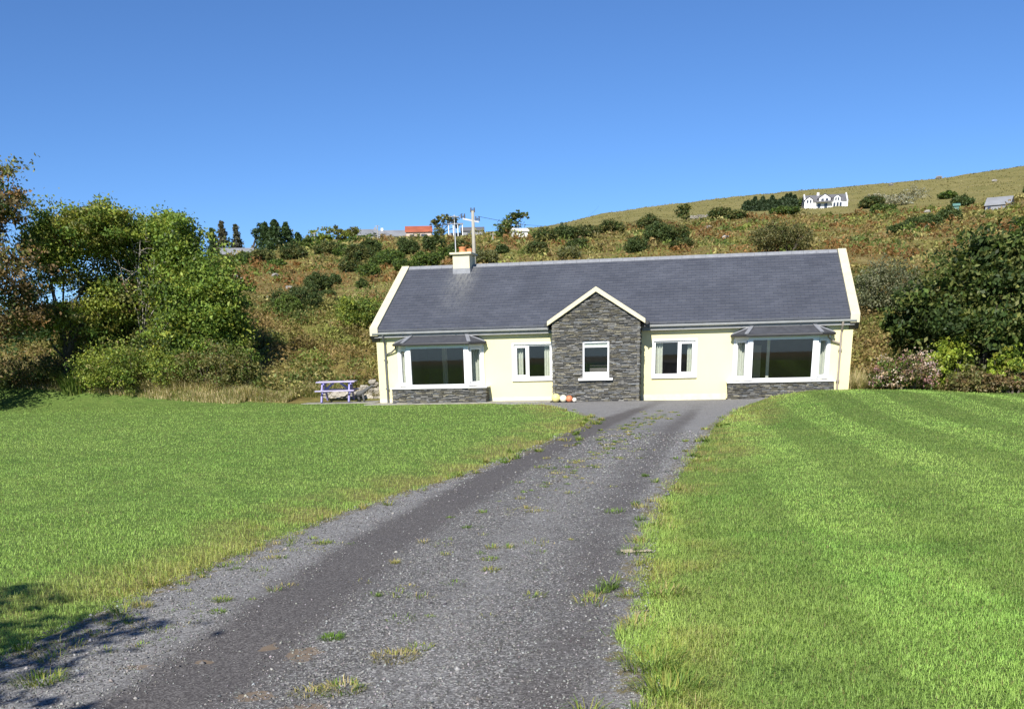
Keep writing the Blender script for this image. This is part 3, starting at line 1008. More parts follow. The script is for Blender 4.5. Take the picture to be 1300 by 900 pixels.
# a little of the rooms that shows through the bays
g = MB(); g.box(2.75, 3.35, 1.9, 1.94, .2, 2.2); g.build('interior_door', M['room_brown'], bl)
curtain('net_curtain', bl, 1.85, 2.05, 2.4, .3, 1.9, 2)
g = MB(); g.box(13.55, 13.85, 2.4, 2.44, .5, 1.7); g.build('interior_door', M['curtain'], brr)
g = MB(); g.box(13.95, 14.05, .9, 1.0, .2, 2.2); g.build('room_post', M['curtain'], brr)
# downpipes
for x, sg, mt in ((0.33, 1, 'pipe'), (16.30, -1, 'pipe_brown')):
    g = MB()
    g.tube([(x, -.26, 2.42), (x, -.24, 2.30), (x, -.08, 2.12), (x, -.07, 2.0), (x, -.07, .02)], .038, 10)
    g.tube([(x, -.07, 1.72), (x + sg * .25, -.09, 1.80), (x + sg * .42, -.16, 1.92), (x + sg * .44, -.2, 2.02)], .03, 8)
    for z in (.5, 1.5): g.box(x - .055, x + .055, -.115, -.002, z, z + .05)
    g.build('downpipe', M[mt], house)

# ------------------------------------------------------------------ things by the house
for x, r_, c, lab in ((6.75, .15, (0.75, 0.66, 0.26), 'yellow fishing float, the largest in the row at the porch corner'),
                      (7.01, .125, (0.78, 0.74, 0.56), 'cream fishing float between the yellow and the orange ones by the porch'),
                      (7.22, .115, (0.62, 0.20, 0.09), 'orange fishing float on the ground against the stone porch'),
                      (7.40, .075, (0.78, 0.72, 0.62), 'small white fishing float at the right end of the row by the porch')):
    t = thing('fishing_float', (x, PY - .25, 0.02), lab, 'fishing float', 'floats at the foot of the porch')
    g = MB()
    pr = [(max(.012, r_ * math.sin(a)), r_ - r_ * math.cos(a)) for a in np.linspace(.05, math.pi - .05, 15)]
    g.lathe(pr, (x, PY - .25, 0.02), 20); g.build('float_body', paint('float_paint', c, .5, .12, 14), t, True)
    g = MB(); g.lathe([(.03, 0), (.03, .03), (.018, .05)], (x, PY - .25, 0.02 + 2 * r_ - .01), 10); g.build('rope_eye', M['dark'], t)


def picnic_table(x, y, z, rot, label):
    t = thing('picnic_table', (x, y, z), label, 'picnic table')
    ca, sa = math.cos(rot), math.sin(rot)

    def W(px, py, pz): return np.array((x + ca * px - sa * py, y + sa * px + ca * py, z + pz))
    hl = .74
    g = MB()
    for k in range(5):
        py = -.34 + k * .17
        g.bar(W(-hl, py, .74), W(hl, py, .74), .155, .04)
    g.build('table_top', M['lilac_pale'], t, bevel=.004)
    for s in (-1, 1):
        g = MB()
        for k in range(2): g.bar(W(-hl, s * (.62 + k * .15), .43), W(hl, s * (.62 + k * .15), .43), .135, .04)
        g.build('bench_seat', M['lilac_pale'], t, bevel=.004)
    for e in (-.52, .52):
        for s in (-1, 1):
            g = MB(); g.bar(W(e, s * .22, .70), W(e, s * .74, .0), .10, .055, (1, 0, 0)); g.build('leg', M['lilac'], t)
        g = MB()
        g.bar(W(e + .06, -.78, .38), W(e + .06, .78, .38), .05, .10); g.bar(W(e + .06, -.38, .69), W(e + .06, .38, .69), .05, .09)
        g.build('cross_rail', M['lilac'], t)
        g = MB(); g.bar(W(e, 0, .40), W(e * .25, 0, .70), .05, .08); g.build('brace', M['lilac'], t)
    return t


picnic_table(-2.12, 1.35, .03, R(11), 'lilac painted wooden picnic table on the concrete pad left of the bungalow')
g = MB(); g.tube([(-1.22, 1.0, .30), (-1.0, 1.0, .36), (-.8, 1.02, .50), (-.62, 1.05, .60), (-.5, 1.05, .56)], [.10, .09, .06, .04, .02], 8)
g.tube([(-1.2, 1.0, .30), (-1.15, 1.1, .04)], [.06, .05], 6); g.tube([(-1.0, 1.0, .36), (-.92, .9, .04)], [.05, .04], 6)
tag(g.build('driftwood', M['driftwood'], None, True), 'dark crooked piece of driftwood at the right end of the picnic table', 'driftwood')


def blob_stone(g, c, r_, flat=.7, n=7):
    ph = np.random.default_rng(abs(hash((round(c[0], 3), round(c[1], 3), round(r_, 3)))) % 2 ** 31)
    vs = []
    rings = [(-.9, .45), (-.4, .95), (.25, 1.0), (.75, .62)]
    for zz, q in rings:
        for k in range(n):
            a = 2 * math.pi * k / n + zz
            w_ = r_ * q * ph.uniform(.62, 1.2)
            vs.append((c[0] + w_ * math.cos(a), c[1] + w_ * math.sin(a) * .8, c[2] + r_ * flat * zz * ph.uniform(.85, 1.1)))
    fs = [(i * n + k, i * n + (k + 1) % n, (i + 1) * n + (k + 1) % n, (i + 1) * n + k) for i in range(3) for k in range(n)]
    fs += [tuple(range(n))[::-1], tuple(range(3 * n, 4 * n))]
    g.add(vs, fs)


g = MB()
for k in range(120):
    x = random.uniform(-3.2, 0.1)
    hmax = .25 + .55 * float(smooth(-2.2, -.8, x))
    z = random.uniform(0, hmax)
    y = 2.75 + z * .35 + random.uniform(-.1, .1)
    v = random.uniform(.22, .42)
    g.col = (v, v * .93, v * .80)
    blob_stone(g, (x, y, z), random.uniform(.10, .22))
tag(g.build('rubble_wall', M['stone'], None, colour=True), 'low broken rubble stone wall behind the picnic table', 'stone wall')

# ------------------------------------------------------------------ foliage
def shade(col, var, n, hue=0.0):
    c = np.asarray(col, float)[None, :] * (1 + rng.uniform(-var, var, (n, 1)))
    if hue:
        h = rng.uniform(-hue, hue, (n, 1))
        c = c * np.concatenate([1 + h, np.ones_like(h), 1 - h], 1)
    return np.clip(c, 0.003, 0.9)


def leaf_quads(P, size, up=0.35, aspect=0.55):
    """diamond leaves at P with random tilt, returns V (4n,3), F (n,4)"""
    n = len(P)
    d = rng.normal(size=(n, 3)); d /= np.linalg.norm(d, axis=1, keepdims=True)
    nn = rng.normal(size=(n, 3)); nn[:, 2] += up * 3
    s = np.cross(d, nn); s /= np.linalg.norm(s, axis=1, keepdims=True) + 1e-9
    size = np.broadcast_to(np.asarray(size, float), (n,))[:, None]
    d = d * size * 0.5; s = s * size * 0.5 * aspect
    b = np.cross(s, d); b /= np.linalg.norm(b, axis=1, keepdims=True) + 1e-9
    V = np.stack([P - d, P + s + b * size * .08, P + d, P - s + b * size * .08], 1).reshape(-1, 3)
    F = np.arange(4 * n).reshape(-1, 4)
    return V, F


def lobes_cloud(lobes, per, clump, leaf, cols, weights=None, shell=0.55, zmin=None, hue=.12, sg0=(.10, .24), flat=.75):
    """leaves in clumps on the outer part of each lobe; lobe = (x,y,z,rx,ry,rz[,density])"""
    Ps, Cs, Ss = [], [], []
    for lb in lobes:
        x, y, z, rx, ry, rz = lb[:6]
        dens = lb[6] if len(lb) > 6 else 1.0
        nc = max(3, int(per * dens))
        d = rng.normal(size=(nc, 3)); d /= np.linalg.norm(d, axis=1, keepdims=True)
        rr = rng.uniform(shell, 1.0, (nc, 1)) ** 0.7 * rng.choice([.85, 1.0, 1.0, 1.22], (nc, 1))
        C = np.array((x, y, z)) + d * rr * np.array((rx, ry, rz))
        for c in C:
            k = int(clump * rng.uniform(.4, 1.6)) + 2
            sg = min(rx, rz) * rng.uniform(*sg0)
            Q = c + rng.normal(size=(k, 3)) * sg * np.array((1.1, 1.1, flat))
            Ps.append(Q)
            ci = rng.choice(len(cols), p=weights)
            Cs.append(shade(np.array(cols[ci]) * rng.uniform(.75, 1.3), .28, k, hue))
            Ss.append(leaf * rng.uniform(.6, 1.3, k))
    P, C, S = np.concatenate(Ps), np.concatenate(Cs), np.concatenate(Ss)
    if zmin is not None:
        keep = P[:, 2] > zmin(P[:, 0], P[:, 1]) if callable(zmin) else P[:, 2] > zmin
        P, C, S = P[keep], C[keep], S[keep]
    return P, C, S


def leaf_object(name, P, C, S, parent=None, up=.35, aspect=.55, mat='leaf'):
    V, F = leaf_quads(P, S, up, aspect)
    me = np_mesh(name, V, F, np.repeat(C, 4, 0))
    return link(name, me, M[mat], parent)


def branchwork(g, base, lobes, r0, fork=.35, twigs=4, wander=.12):
    b = np.array(base, float)
    top = np.mean([l_[:3] for l_ in lobes], 0)
    fork = fork * .6
    fk = b + (top - b) * fork + np.array((random.uniform(-.1, .1), 0, 0))
    fk[:2] = b[:2] + (fk[:2] - b[:2]) * .6
    g.tube([b - (0, 0, .2), b + (fk - b) * .5 + np.array((random.uniform(-.06, .06), random.uniform(-.06, .06), 0)), fk], [r0 * 1.25, r0 * .95, r0 * .85], 9)
    for l_ in lobes:
        c = np.array(l_[:3])
        m1 = fk + (c - fk) * .4 + np.array([random.uniform(-wander, wander) * 2 for _ in range(3)])
        m2 = fk + (c - fk) * .75 + np.array([random.uniform(-wander, wander) * 2 for _ in range(3)])
        e = c + np.array((0, 0, l_[5] * .5))
        g.tube([fk, m1, m2, e], [r0 * .55, r0 * .38, r0 * .24, r0 * .07], 7)
        for k in range(twigs):
            a = m2 + (c - m2) * random.uniform(0, .9)
            d = np.array([random.gauss(0, 1), random.gauss(0, 1), random.gauss(.3, .8)]); d /= np.linalg.norm(d)
            q = a + d * np.array(l_[3:6]) * random.uniform(.6, .95)
            md = (a + q) / 2 + np.array([random.uniform(-wander, wander) for _ in range(3)])
            g.tube([a, md, q], [r0 * .16, r0 * .10, r0 * .03], 5)


def px_to(u, v, dist):
    """world point seen at photo pixel (u,v), dist metres out (used to read sizes off the photo)"""
    d = ray(u, v); d = d / math.hypot(d[0], d[1])
    return CAM + d * dist


def tree(name, label, dist, base_u, lobes_px, cols, weights, leaf, per, clump, trunk_r, bark='bark', group=None, cat='tree', twigs=4, hue=.12, zlow=None, depth=.9, shell=.25, sg0=(.15, .30), flat=.5, gap=.5):
    """lobes_px: (u, v, ru, rv[, depth offset m, density]) read off the photograph at distance dist"""
    bx, by, bz = at_dist(base_u, dist)
    t = thing(name, (bx, by, bz), label, cat, group)
    k = dist / FPX * 1.0
    lobes = []
    for q in lobes_px:
        off = q[4] if len(q) > 4 else 0.0
        den = q[5] if len(q) > 5 else 1.0
        c = px_to(q[0], q[1], dist + off)
        lobes.append((c[0], c[1], c[2], q[2] * k, max(q[2], q[3]) * k * depth, q[3] * k, den))
    g = MB()
    branchwork(g, (bx, by, bz), lobes, trunk_r, twigs=twigs)
    g.build('trunk', M[bark], t, True)
    P, C, S = lobes_cloud(lobes, per * gap, clump / gap * .9, leaf, cols, weights, shell=shell, zmin=lambda x, y: ground_z(x, y) + .05, hue=hue, sg0=sg0, flat=flat)
    leaf_object('crown', P, C, S, t)
    return t, lobes


GREEN, YGREEN, LIME, OLIVE, DGREEN, BROWN, RUST = (.125, .190, .038), (.255, .300, .055), (.30, .38, .055), (.165, .17, .058), (.062, .100, .032), (.20, .14, .07), (.23, .145, .06)

# left-hand trees
tree('broadleaf_tree', 'brown autumn-leaved tree cut by the left edge of the picture', 45, -75,
     [(-30, 250, 46, 40), (5, 245, 24, 34, .3, .4), (-40, 330, 52, 50), (0, 345, 40, 34, -.5, .7), (-20, 410, 55, 38, 0, .9), (30, 385, 24, 26, .5, .4), (-60, 460, 50, 40)],
     [BROWN, RUST, OLIVE, (.17, .13, .06), DGREEN], [.34, .16, .22, .13, .15], .15, 150, 30, .16, twigs=7)
tree('broadleaf_tree', 'yellow-green tree with a forked trunk beside the brown-leaved tree', 47, 77,
     [(85, 300, 46, 30), (120, 288, 42, 24), (55, 315, 26, 22), (140, 300, 34, 30, .6), (70, 345, 40, 24, .4, .35), (45, 400, 34, 24, 0, .5), (95, 410, 44, 26, .3, .5), (130, 380, 34, 30, .4, .6)],
     [YGREEN, GREEN, (.23, .23, .05), BROWN, OLIVE], [.46, .20, .24, .03, .07], .14, 190, 44, .13, twigs=6)
tree('broadleaf_tree', 'bushy tree with bare pale branches in the middle of the left thicket', 49, 168,
     [(165, 320, 40, 40, 0, .8), (200, 300, 36, 26), (150, 370, 42, 40), (190, 380, 40, 46, -.3, .5), (160, 430, 50, 40), (215, 330, 30, 34), (120, 440, 40, 36, .5)],
     [GREEN, YGREEN, DGREEN, OLIVE], [.28, .34, .16, .22], .14, 160, 44, .10, bark='bark', twigs=9)
tree('broadleaf_tree', 'full green tree with leaves down to the ground at the right of the left thicket', 46.5, 250,
     [(225, 300, 30, 26, .8), (262, 350, 38, 32), (245, 385, 48, 38, -.4), (285, 390, 24, 34, -.2), (255, 430, 52, 40), (288, 430, 26, 30, .2), (215, 360, 36, 40, .6), (230, 460, 55, 34, .3), (283, 465, 30, 28, .6)],
     [(.19, .27, .05), YGREEN, GREEN, DGREEN], [.42, .28, .20, .10], .15, 165, 44, .15, twigs=5)
# bare pale branches that stand out of the thicket
bx, by, bz = at_dist(180, 47.8)
t = thing('dead_tree', (bx, by, bz), 'bare pale dead branches spreading in front of the left thicket', 'tree')
g = MB()
b0 = np.array((bx, by, bz))
for tu, tv, off in ((162, 285, 0), (178, 305, -.4), (196, 325, -.6), (214, 372, -.9), (226, 415, -1.0), (150, 330, -.3), (205, 345, -.7), (232, 455, -.9), (186, 278, .1)):
    e = px_to(tu, tv, 46.9 + off)
    s0 = b0 + np.array((0, 0, random.uniform(.6, 1.6)))
    m1 = s0 + (e - s0) * .35 + np.array((random.uniform(-.25, .25), -.1, .25)); m2 = s0 + (e - s0) * .7 + np.array((random.uniform(-.2, .2), 0, .1))
    g.tube([b0, s0, m1, m2, e], [.045, .034, .024, .016, .005], 6)
    for k in range(6):
        a = m1 + (e - m1) * random.uniform(.1, .9)
        d = np.array([random.gauss(0, 1), random.gauss(-.2, .6), random.gauss(.3, .7)]); d *= random.uniform(.4, .9) / np.linalg.norm(d)
        g.tube([a, a + d * .5 + np.array((0, 0, .06)), a + d], [.016, .010, .004], 5)
g.build('trunk', M['bark_pale'], t, True)

# trees just outside the picture on the left, which throw the shadow over the corner of the drive
def plain_tree(name, x, y, label, h, rad, cols, leaf, per, clump, r0, group=None):
    z = float(ground_z(x, y))
    t = thing(name, (x, y, z), label, 'tree', group)
    lobes = [(x + rad * .55 * math.cos(a), y + rad * .55 * math.sin(a), z + h * q, rad * .6, rad * .6, rad * .5) for a, q in ((0, .6), (1.3, .75), (2.6, .62), (3.9, .78), (5.2, .6))] + [(x, y, z + h * .88, rad * .5, rad * .5, h * .14)]
    g = MB(); branchwork(g, (x, y, z), lobes, r0); g.build('trunk', M['bark'], t, True)
    P, C, S = lobes_cloud(lobes, per, clump, leaf, cols, None)
    leaf_object('crown', P, C, S, t)


plain_tree('broadleaf_tree', 6.25, -37.5, 'leafy tree just out of the picture whose shadow falls on the drive corner', 4.5, 1.9, [GREEN, YGREEN, OLIVE], .13, 60, 22, .10)

# right-hand tree
tree('broadleaf_tree', 'large dark glossy-leaved tree right of the bungalow against the hillside', 39.5, 1240,
     [(1200, 385, 42, 40), (1240, 345, 44, 42), (1290, 340, 42, 40), (1225, 410, 48, 36, -.4), (1275, 400, 50, 44, -.5), (1320, 390, 40, 60), (1170, 400, 26, 36, .6, .8), (1145, 415, 20, 26, 1.0, .7), (1255, 440, 60, 26), (1180, 440, 40, 26, .9, .6), (1265, 318, 34, 18)],
     [(.06, .095, .03), (.085, .125, .03), (.16, .18, .055), (.045, .07, .022)], [.30, .30, .24, .16], .19, 110, 24, .22, twigs=4, hue=.08)


def shrub(name, label, u, v, w_px, h_px, cols, weights=None, leaf=.10, per=60, clump=16, dist=None, group=None, cat='shrub', stems=True, nl=5, up=.35, hue=.12, shell=.45, extra=None):
    """a shrub whose foot is at photo pixel (u, v), w_px wide and h_px high"""
    if dist is None:
        x, y, z, dist = on_ground(u, v, 38)
    else:
        x, y, z = at_dist(u, dist)
    k = dist / FPX
    W_, H_ = w_px * k, h_px * k
    rs = random.Random(int(u * 7 + v))
    lobes = []
    for i in range(nl):
        fx = (i + .5) / nl - .5 if nl > 1 else 0
        hh = H_ * (1 - 1.1 * fx * fx) * rs.uniform(.78, 1.0)
        r_ = min(W_ / nl * 1.0, hh * .8) if nl > 1 else W_ / 2
        lobes.append((x + _cy * fx * W_ * .86, y + _sy * fx * W_ * .86 + rs.uniform(-.25, .25) * W_, z + hh * .52, r_, max(r_, W_ * .3), hh * .5))
    P, C, S = lobes_cloud(lobes, per, clump, leaf, cols, weights, shell=shell, zmin=lambda a, b: ground_z(a, b) - .02, hue=hue)
    if stems:
        t = thing(name, (x, y, z), label, cat, group)
        leaf_object('foliage', P, C, S, t, up)
        g = MB()
        for l_ in lobes:
            for q in range(3):
                e = np.array(l_[:3]) + np.array((rs.uniform(-.5, .5) * l_[3], rs.uniform(-.5, .5) * l_[4], l_[5] * rs.uniform(.2, .8)))
                s0 = np.array((x + (l_[0] - x) * .6 + rs.uniform(-.1, .1), y, 0)); s0[2] = float(ground_z(s0[0], s0[1])) - .05
                g.tube([s0, (s0 + e) / 2 + np.array((rs.uniform(-.1, .1), 0, .1)), e], [.03, .022, .008], 5)
        g.build('stems', M['bark'], t)
        if extra: extra(t, lobes)
        return t
    o = leaf_object(name, P, C, S, None, up)
    return tag(o, label, cat, group)


# shrubs in front of the left thicket
shrub('shrub', 'bright green leafy shrub at the foot of the left trees', 165, 512, 105, 52, [(.20, .25, .05), YGREEN, GREEN, (.26, .23, .10)], [.4, .3, .2, .1], .10, 110, 22, dist=45.2)
shrub('willow_shrub', 'olive brown willow shrub right of the bright green one by the lawn', 265, 512, 92, 56, [OLIVE, (.20, .19, .07), GREEN, BROWN], [.4, .3, .2, .1], .10, 85, 20, dist=44.2)
shrub('willow_shrub', 'small dull green shrub below the full green tree at the thicket end', 300, 505, 40, 50, [OLIVE, GREEN, YGREEN], None, .11, 60, 18, dist=44.8, nl=3)
shrub('bramble', 'dark bramble in the shade under the forked tree', 110, 500, 90, 40, [DGREEN, OLIVE, (.08, .07, .03)], None, .10, 60, 18, dist=47)
shrub('bramble', 'dark undergrowth bramble below the brown-leaved tree', 25, 500, 90, 34, [DGREEN, OLIVE, BROWN], None, .10, 60, 18, dist=47.5)
shrub('bramble', 'dark bramble between the dead branches and the full green tree', 205, 485, 80, 62, [DGREEN, GREEN, OLIVE], None, .11, 80, 18, dist=46.8)
# right-hand garden shrubs
shrub('lime_shrub', 'rounded lime-yellow shrub below the dark tree', 1210, 478, 56, 66, [LIME, (.25, .29, .04), (.13, .17, .03)], [.5, .3, .2], .13, 70, 18, dist=38.2, hue=.06)
shrub('lime_shrub', 'smaller lime-yellow shrub at the right edge under the dark tree', 1280, 462, 30, 58, [LIME, (.22, .24, .04), GREEN], [.5, .3, .2], .13, 50, 18, dist=37.9, nl=3, hue=.06)


def heads(t, lobes):
    P, C, S = lobes_cloud([(l_[0], l_[1] - .15, l_[2] + .08, l_[3] * 1.05, l_[4], l_[5] * 1.05) for l_ in lobes], 20, 26, .055, [(.55, .38, .38), (.60, .47, .40), (.36, .20, .21), (.50, .38, .26)], None, shell=.85, zmin=lambda a, b: ground_z(a, b) + .1)
    leaf_object('flower_heads', P, C, S, t, .1, .9)


shrub('hydrangea', 'hydrangea with faded pink flower heads right of the bungalow', 1150, 492, 68, 42, [(.10, .10, .035), GREEN, BROWN], None, .11, 45, 16, dist=36.5, extra=heads, nl=4)
shrub('willow_shrub', 'brown-green scrubby shrub between the lime shrub and the dry grass', 1244, 490, 56, 26, [OLIVE, BROWN, (.17, .15, .06), (.26, .22, .11)], None, .10, 60, 18, dist=37.5, nl=4)
shrub('willow_shrub', 'rusty brown shrub behind the dry grass at the right edge', 1290, 488, 44, 26, [BROWN, (.22, .17, .09), OLIVE], None, .10, 60, 18, dist=37.6, nl=4)
shrub('willow_shrub', 'small green shrub beside the hydrangea and the gable wall', 1184, 478, 30, 30, [GREEN, OLIVE, YGREEN], None, .10, 40, 16, dist=38, nl=3)
shrub('willow_shrub', 'grey-green feathery willow on the bank behind the right gable', 1122, 385, 84, 62, [(.17, .185, .10), (.13, .145, .075), (.20, .20, .12)], None, .12, 90, 18, dist=55, hue=.05)
shrub('shrub', 'dark green bush peeping over the right end of the slate roof', 1097, 345, 26, 24, [DGREEN, GREEN], None, .13, 50, 14, dist=60, nl=3)
shrub('willow_shrub', 'wide olive willow on the hillside above the slate roof', 984, 324, 64, 34, [(.11, .115, .04), (.085, .09, .03), (.15, .14, .06)], None, .16, 80, 16, dist=84)
shrub('gorse', 'yellow-flowered gorse above the dark tree near the right edge', 1272, 325, 50, 20, [(.10, .10, .03), (.30, .24, .04), OLIVE], [.45, .2, .35], .14, 60, 14, dist=70, nl=5)

# shrubs scattered over the hillside
D_, G_, O_, P_L = [(.075, .11, .036), (.06, .09, .03), (.10, .13, .042)], [GREEN, (.09, .12, .03), DGREEN], [OLIVE, (.075, .085, .03), DGREEN], [(.17, .18, .085), OLIVE]
hill = [
    (384, 398, 50, 34, D_, 'largest dark green bush on the slope above the picnic table'),
    (370, 402, 30, 24, [(.10, .13, .035), GREEN], 'light green bush in front of the largest dark one on the left slope'),
    (411, 370, 26, 22, D_, 'dark bush beside the grey rocks on the left slope'),
    (431, 361, 12, 12, D_, 'small round dark bush right of the rocks on the left slope'),
    (419, 378, 18, 10, D_, 'low dark bush just below the one beside the grey rocks'),
    (464, 365, 10, 10, D_, 'tiny dark bush right above the left roof corner'),
    (434, 397, 22, 18, O_, 'olive bush between the large dark one and the roof corner'),
    (458, 417, 52, 46, [(.17, .22, .055), YGREEN, GREEN], 'rounded light green bush beside the left roof verge'),
    (345, 333, 26, 14, O_, 'olive scrub bush below the grey skyline conifers'),
    (382, 329, 30, 18, O_, 'wide olive bush below the dark green skyline conifers'),
    (360, 339, 16, 9, G_, 'low green bush on the crest left of the skyline cottages'),
    (465, 336, 32, 24, O_, 'dark olive bush above the left end of the slate roof'),
    (493, 339, 30, 16, G_, 'green bush right behind the left roof ridge'),
    (525, 323, 20, 20, D_, 'dark bush below the grey-roofed skyline bungalow'),
    (557, 321, 24, 22, D_, 'dark bush below the red-roofed barn'),
    (501, 331, 28, 14, G_, 'green bush between the skyline bungalow and the roof ridge'),
    (547, 338, 32, 18, G_, 'green bush left of the cream chimney'),
    (520, 343, 30, 14, G_, 'low green bush touching the ridge left of the chimney'),
    (618, 336, 30, 18, P_L, 'pale grey-green bush just right of the utility pole'),
    (641, 322, 12, 10, D_, 'small dark bush right of the utility pole'),
    (684, 322, 20, 16, O_, 'round olive bush on the brown slope above the porch roof'),
    (694, 308, 26, 16, O_, 'olive bush at the left end of the scrub row below the pale hilltop'),
    (716, 304, 26, 16, D_, 'dark bush second in the scrub row below the pale hilltop'),
    (732, 316, 20, 13, D_, 'dark bush standing below the scrub row, left one'),
    (723, 329, 22, 15, P_L, 'pale green bush just above the ridge over the porch'),
    (743, 302, 30, 16, O_, 'wide olive bush in the middle of the scrub row'),
    (775, 297, 28, 14, O_, 'brownish bush right of the middle of the scrub row'),
    (806, 321, 22, 18, D_, 'dark bush alone on the rusty slope above the ridge'),
    (834, 309, 32, 24, D_, 'largest dark bush of the group above the middle of the ridge'),
    (856, 307, 28, 18, O_, 'olive bush touching the largest dark bush of the group'),
    (862, 316, 22, 12, O_, 'low olive bush at the foot of the group above the ridge'),
    (820, 294, 26, 18, O_, 'olive bush behind the group, under the pale hilltop'),
    (908, 279, 20, 14, O_, 'round bush left of the conifer plantation'),
    (929, 280, 18, 11, O_, 'brownish bush against the left end of the conifer plantation'),
    (986, 273, 30, 9, G_, 'low green bush in front of the conifer plantation'),
    (1008, 263, 14, 8, G_, 'green bush at the left corner of the white dormer house'),
    (1022, 263, 16, 6, G_, 'low garden bush in front of the white dormer house'),
    (1091, 264, 24, 12, O_, 'olive bush just right of the white dormer house'),
    (1107, 271, 26, 10, G_, 'green bush below the pale thorn bushes'),
    (1130, 298, 22, 12, D_, 'lowest bush of the dark gorse line on the right slope'),
    (1148, 293, 24, 13, D_, 'second bush up in the dark gorse line on the right slope'),
    (1167, 288, 26, 14, D_, 'third bush up in the dark gorse line on the right slope'),
    (1188, 284, 26, 14, D_, 'topmost bush of the dark gorse line on the right slope'),
    (1203, 265, 18, 12, D_, 'dark bush beside the teal shed'),
    (1183, 255, 16, 8, G_, 'green bush above the teal shed'),
    (300, 336, 26, 12, O_, 'olive bush under the left skyline cottage'),
    (323, 334, 24, 12, G_, 'green bush right under the skyline pine'),
    (404, 318, 26, 14, G_, 'green bush under the round olive skyline tree'),
    (425, 322, 30, 14, O_, 'olive bush under the yellow-green skyline tree'),
    (446, 326, 26, 14, G_, 'green bush under the gabled skyline cottage'),
    (478, 322, 24, 16, D_, 'dark bush under the left end of the skyline bungalow'),
    (452, 345, 26, 14, O_, 'olive bush above the left verge of the slate roof'),
    (575, 330, 24, 16, G_, 'green bush behind the cream chimney'),
    (475, 352, 20, 16, G_, 'green bush touching the top of the left verge'),
    (590, 318, 22, 12, O_, 'olive bush below the white skyline shed'),
    (1287, 290, 34, 14, G_, 'green bush under the small grey shed at the right'),
    (1288, 246, 24, 6, G_, 'low green bush by the field bank near the right edge'),
]
for u, v, wp, hp, cs, lab in hill:
    x, y, z, dd = on_ground(u, v, 47)
    shrub('gorse_bush' if cs is D_ else 'bush', lab, u, v, wp, hp, cs, None, max(.10, dd * .0015), 100, 18, dist=dd, stems=False, nl=3 if wp < 24 else 5, cat='bush', group='bushes on the hillside')
for u, v, wp, hp, lab in ((1110, 256, 22, 9, 'pale lichen-grey thorn bush nearest the white dormer house'), (1140, 261, 30, 12, 'pale thorn bush in the middle of the whitish patch'), (1160, 255, 30, 16, 'tallest and whitest thorn bush on the right hill'), (1126, 258, 22, 8, 'low pale thorn bush between the others of the whitish patch')):
    shrub('thorn_bush', lab, u, v, wp, hp, [(.42, .41, .33), (.30, .29, .20), (.20, .19, .11)], None, .35, 34, 12, stems=False, nl=4, cat='bush', group='pale thorn bushes by the white house')


def conifer(label, u, v, h_px, w_px, dist, cols, group=None, narrow=1.0, loose=0.0, bare=0.0):
    x, y, z = at_dist(u, dist)
    k = dist / FPX
    foot = px_to(u, v, dist)[2]
    z = min(z, foot)
    H_ = px_to(u, v - h_px, dist)[2] - z
    W_ = w_px * k
    t = thing('conifer', (x, y, z), label, 'tree', group)
    g = MB(); g.tube([(x, y, z - .3), (x + .05, y, z + H_ * .5), (x, y, z + H_ * .97)], [H_ * .02 + .05, H_ * .014 + .03, .02], 7)
    Ps = []
    lv = 16
    for i in range(lv):
        f = (i + .5) / lv
        if f < bare: continue
        r_ = W_ / 2 * 1.2 * (1 - f) ** .75 * random.uniform(.75, 1.15) + .12
        zz = z + H_ * f
        for b_ in range(7):
            a = random.uniform(0, 6.28)
            rr = r_ * random.uniform(.6, 1.1)
            e = np.array((x + rr * math.cos(a), y + rr * math.sin(a), zz - rr * .22 + random.uniform(-.1, .1) * H_ / lv))
            if loose and random.random() < .5: g.tube([(x, y, zz), e], [.04, .012], 4)
            n_ = int(22 * (1 - loose * .7))
            q = rng.uniform(.25, 1.05, (n_, 1))
            Ps.append(np.array((x, y, zz)) + (e - np.array((x, y, zz))) * q + rng.normal(size=(n_, 3)) * (.10 * r_ + .06))
    g.build('trunk', M['bark_pale' if loose else 'bark'], t, True)
    P = np.concatenate(Ps)
    C = np.concatenate([shade(np.array(cols[rng.integers(len(cols))]), .35, 1) for _ in range(len(P))])
    leaf_object('crown', P, C, np.full(len(P), max(.16, dist * .0022)) * rng.uniform(.7, 1.4, len(P)), t)


CG = [(.055, .095, .035), (.07, .115, .04), (.045, .075, .03)]
conifer('dark conifer at the left end of the skyline group', 284, 326, 36, 14, 172, CG)
conifer('tall grey-brown half bare conifer on the left skyline', 297, 327, 46, 20, 170, [(.13, .12, .075), (.085, .085, .045)], None, loose=.4)
conifer('thin grey bare conifer beside the pine on the left skyline', 314, 327, 42, 16, 171, [(.11, .115, .085), (.09, .095, .06)], None, loose=.5)
tree('pine_tree', 'flat-topped pine between the grey conifers and the green ones on the skyline', 170, 330,
     [(331, 290, 9, 6), (325, 296, 6, 5), (338, 297, 6, 5), (333, 304, 6, 4)], [(.035, .06, .03), (.045, .075, .035)], None, .4, 30, 12, .22, twigs=2)
conifer('dark green conifer left of the broad one on the skyline', 350, 325, 42, 26, 168, CG)
conifer('broad dark green conifer, tallest of the skyline group', 362, 325, 46, 32, 166, CG)
conifer('dark green conifer right of the broad one on the skyline', 376, 323, 40, 30, 169, CG)
conifer('small dark green conifer at the right end of the skyline group', 389, 322, 26, 20, 170, CG)
tree('broadleaf_tree', 'round olive tree left of the yellowish one on the skyline', 185, 408, [(402, 300, 12, 8), (415, 298, 11, 8), (409, 305, 14, 7)], [OLIVE, GREEN, YGREEN], None, .4, 40, 14, .25, twigs=2)
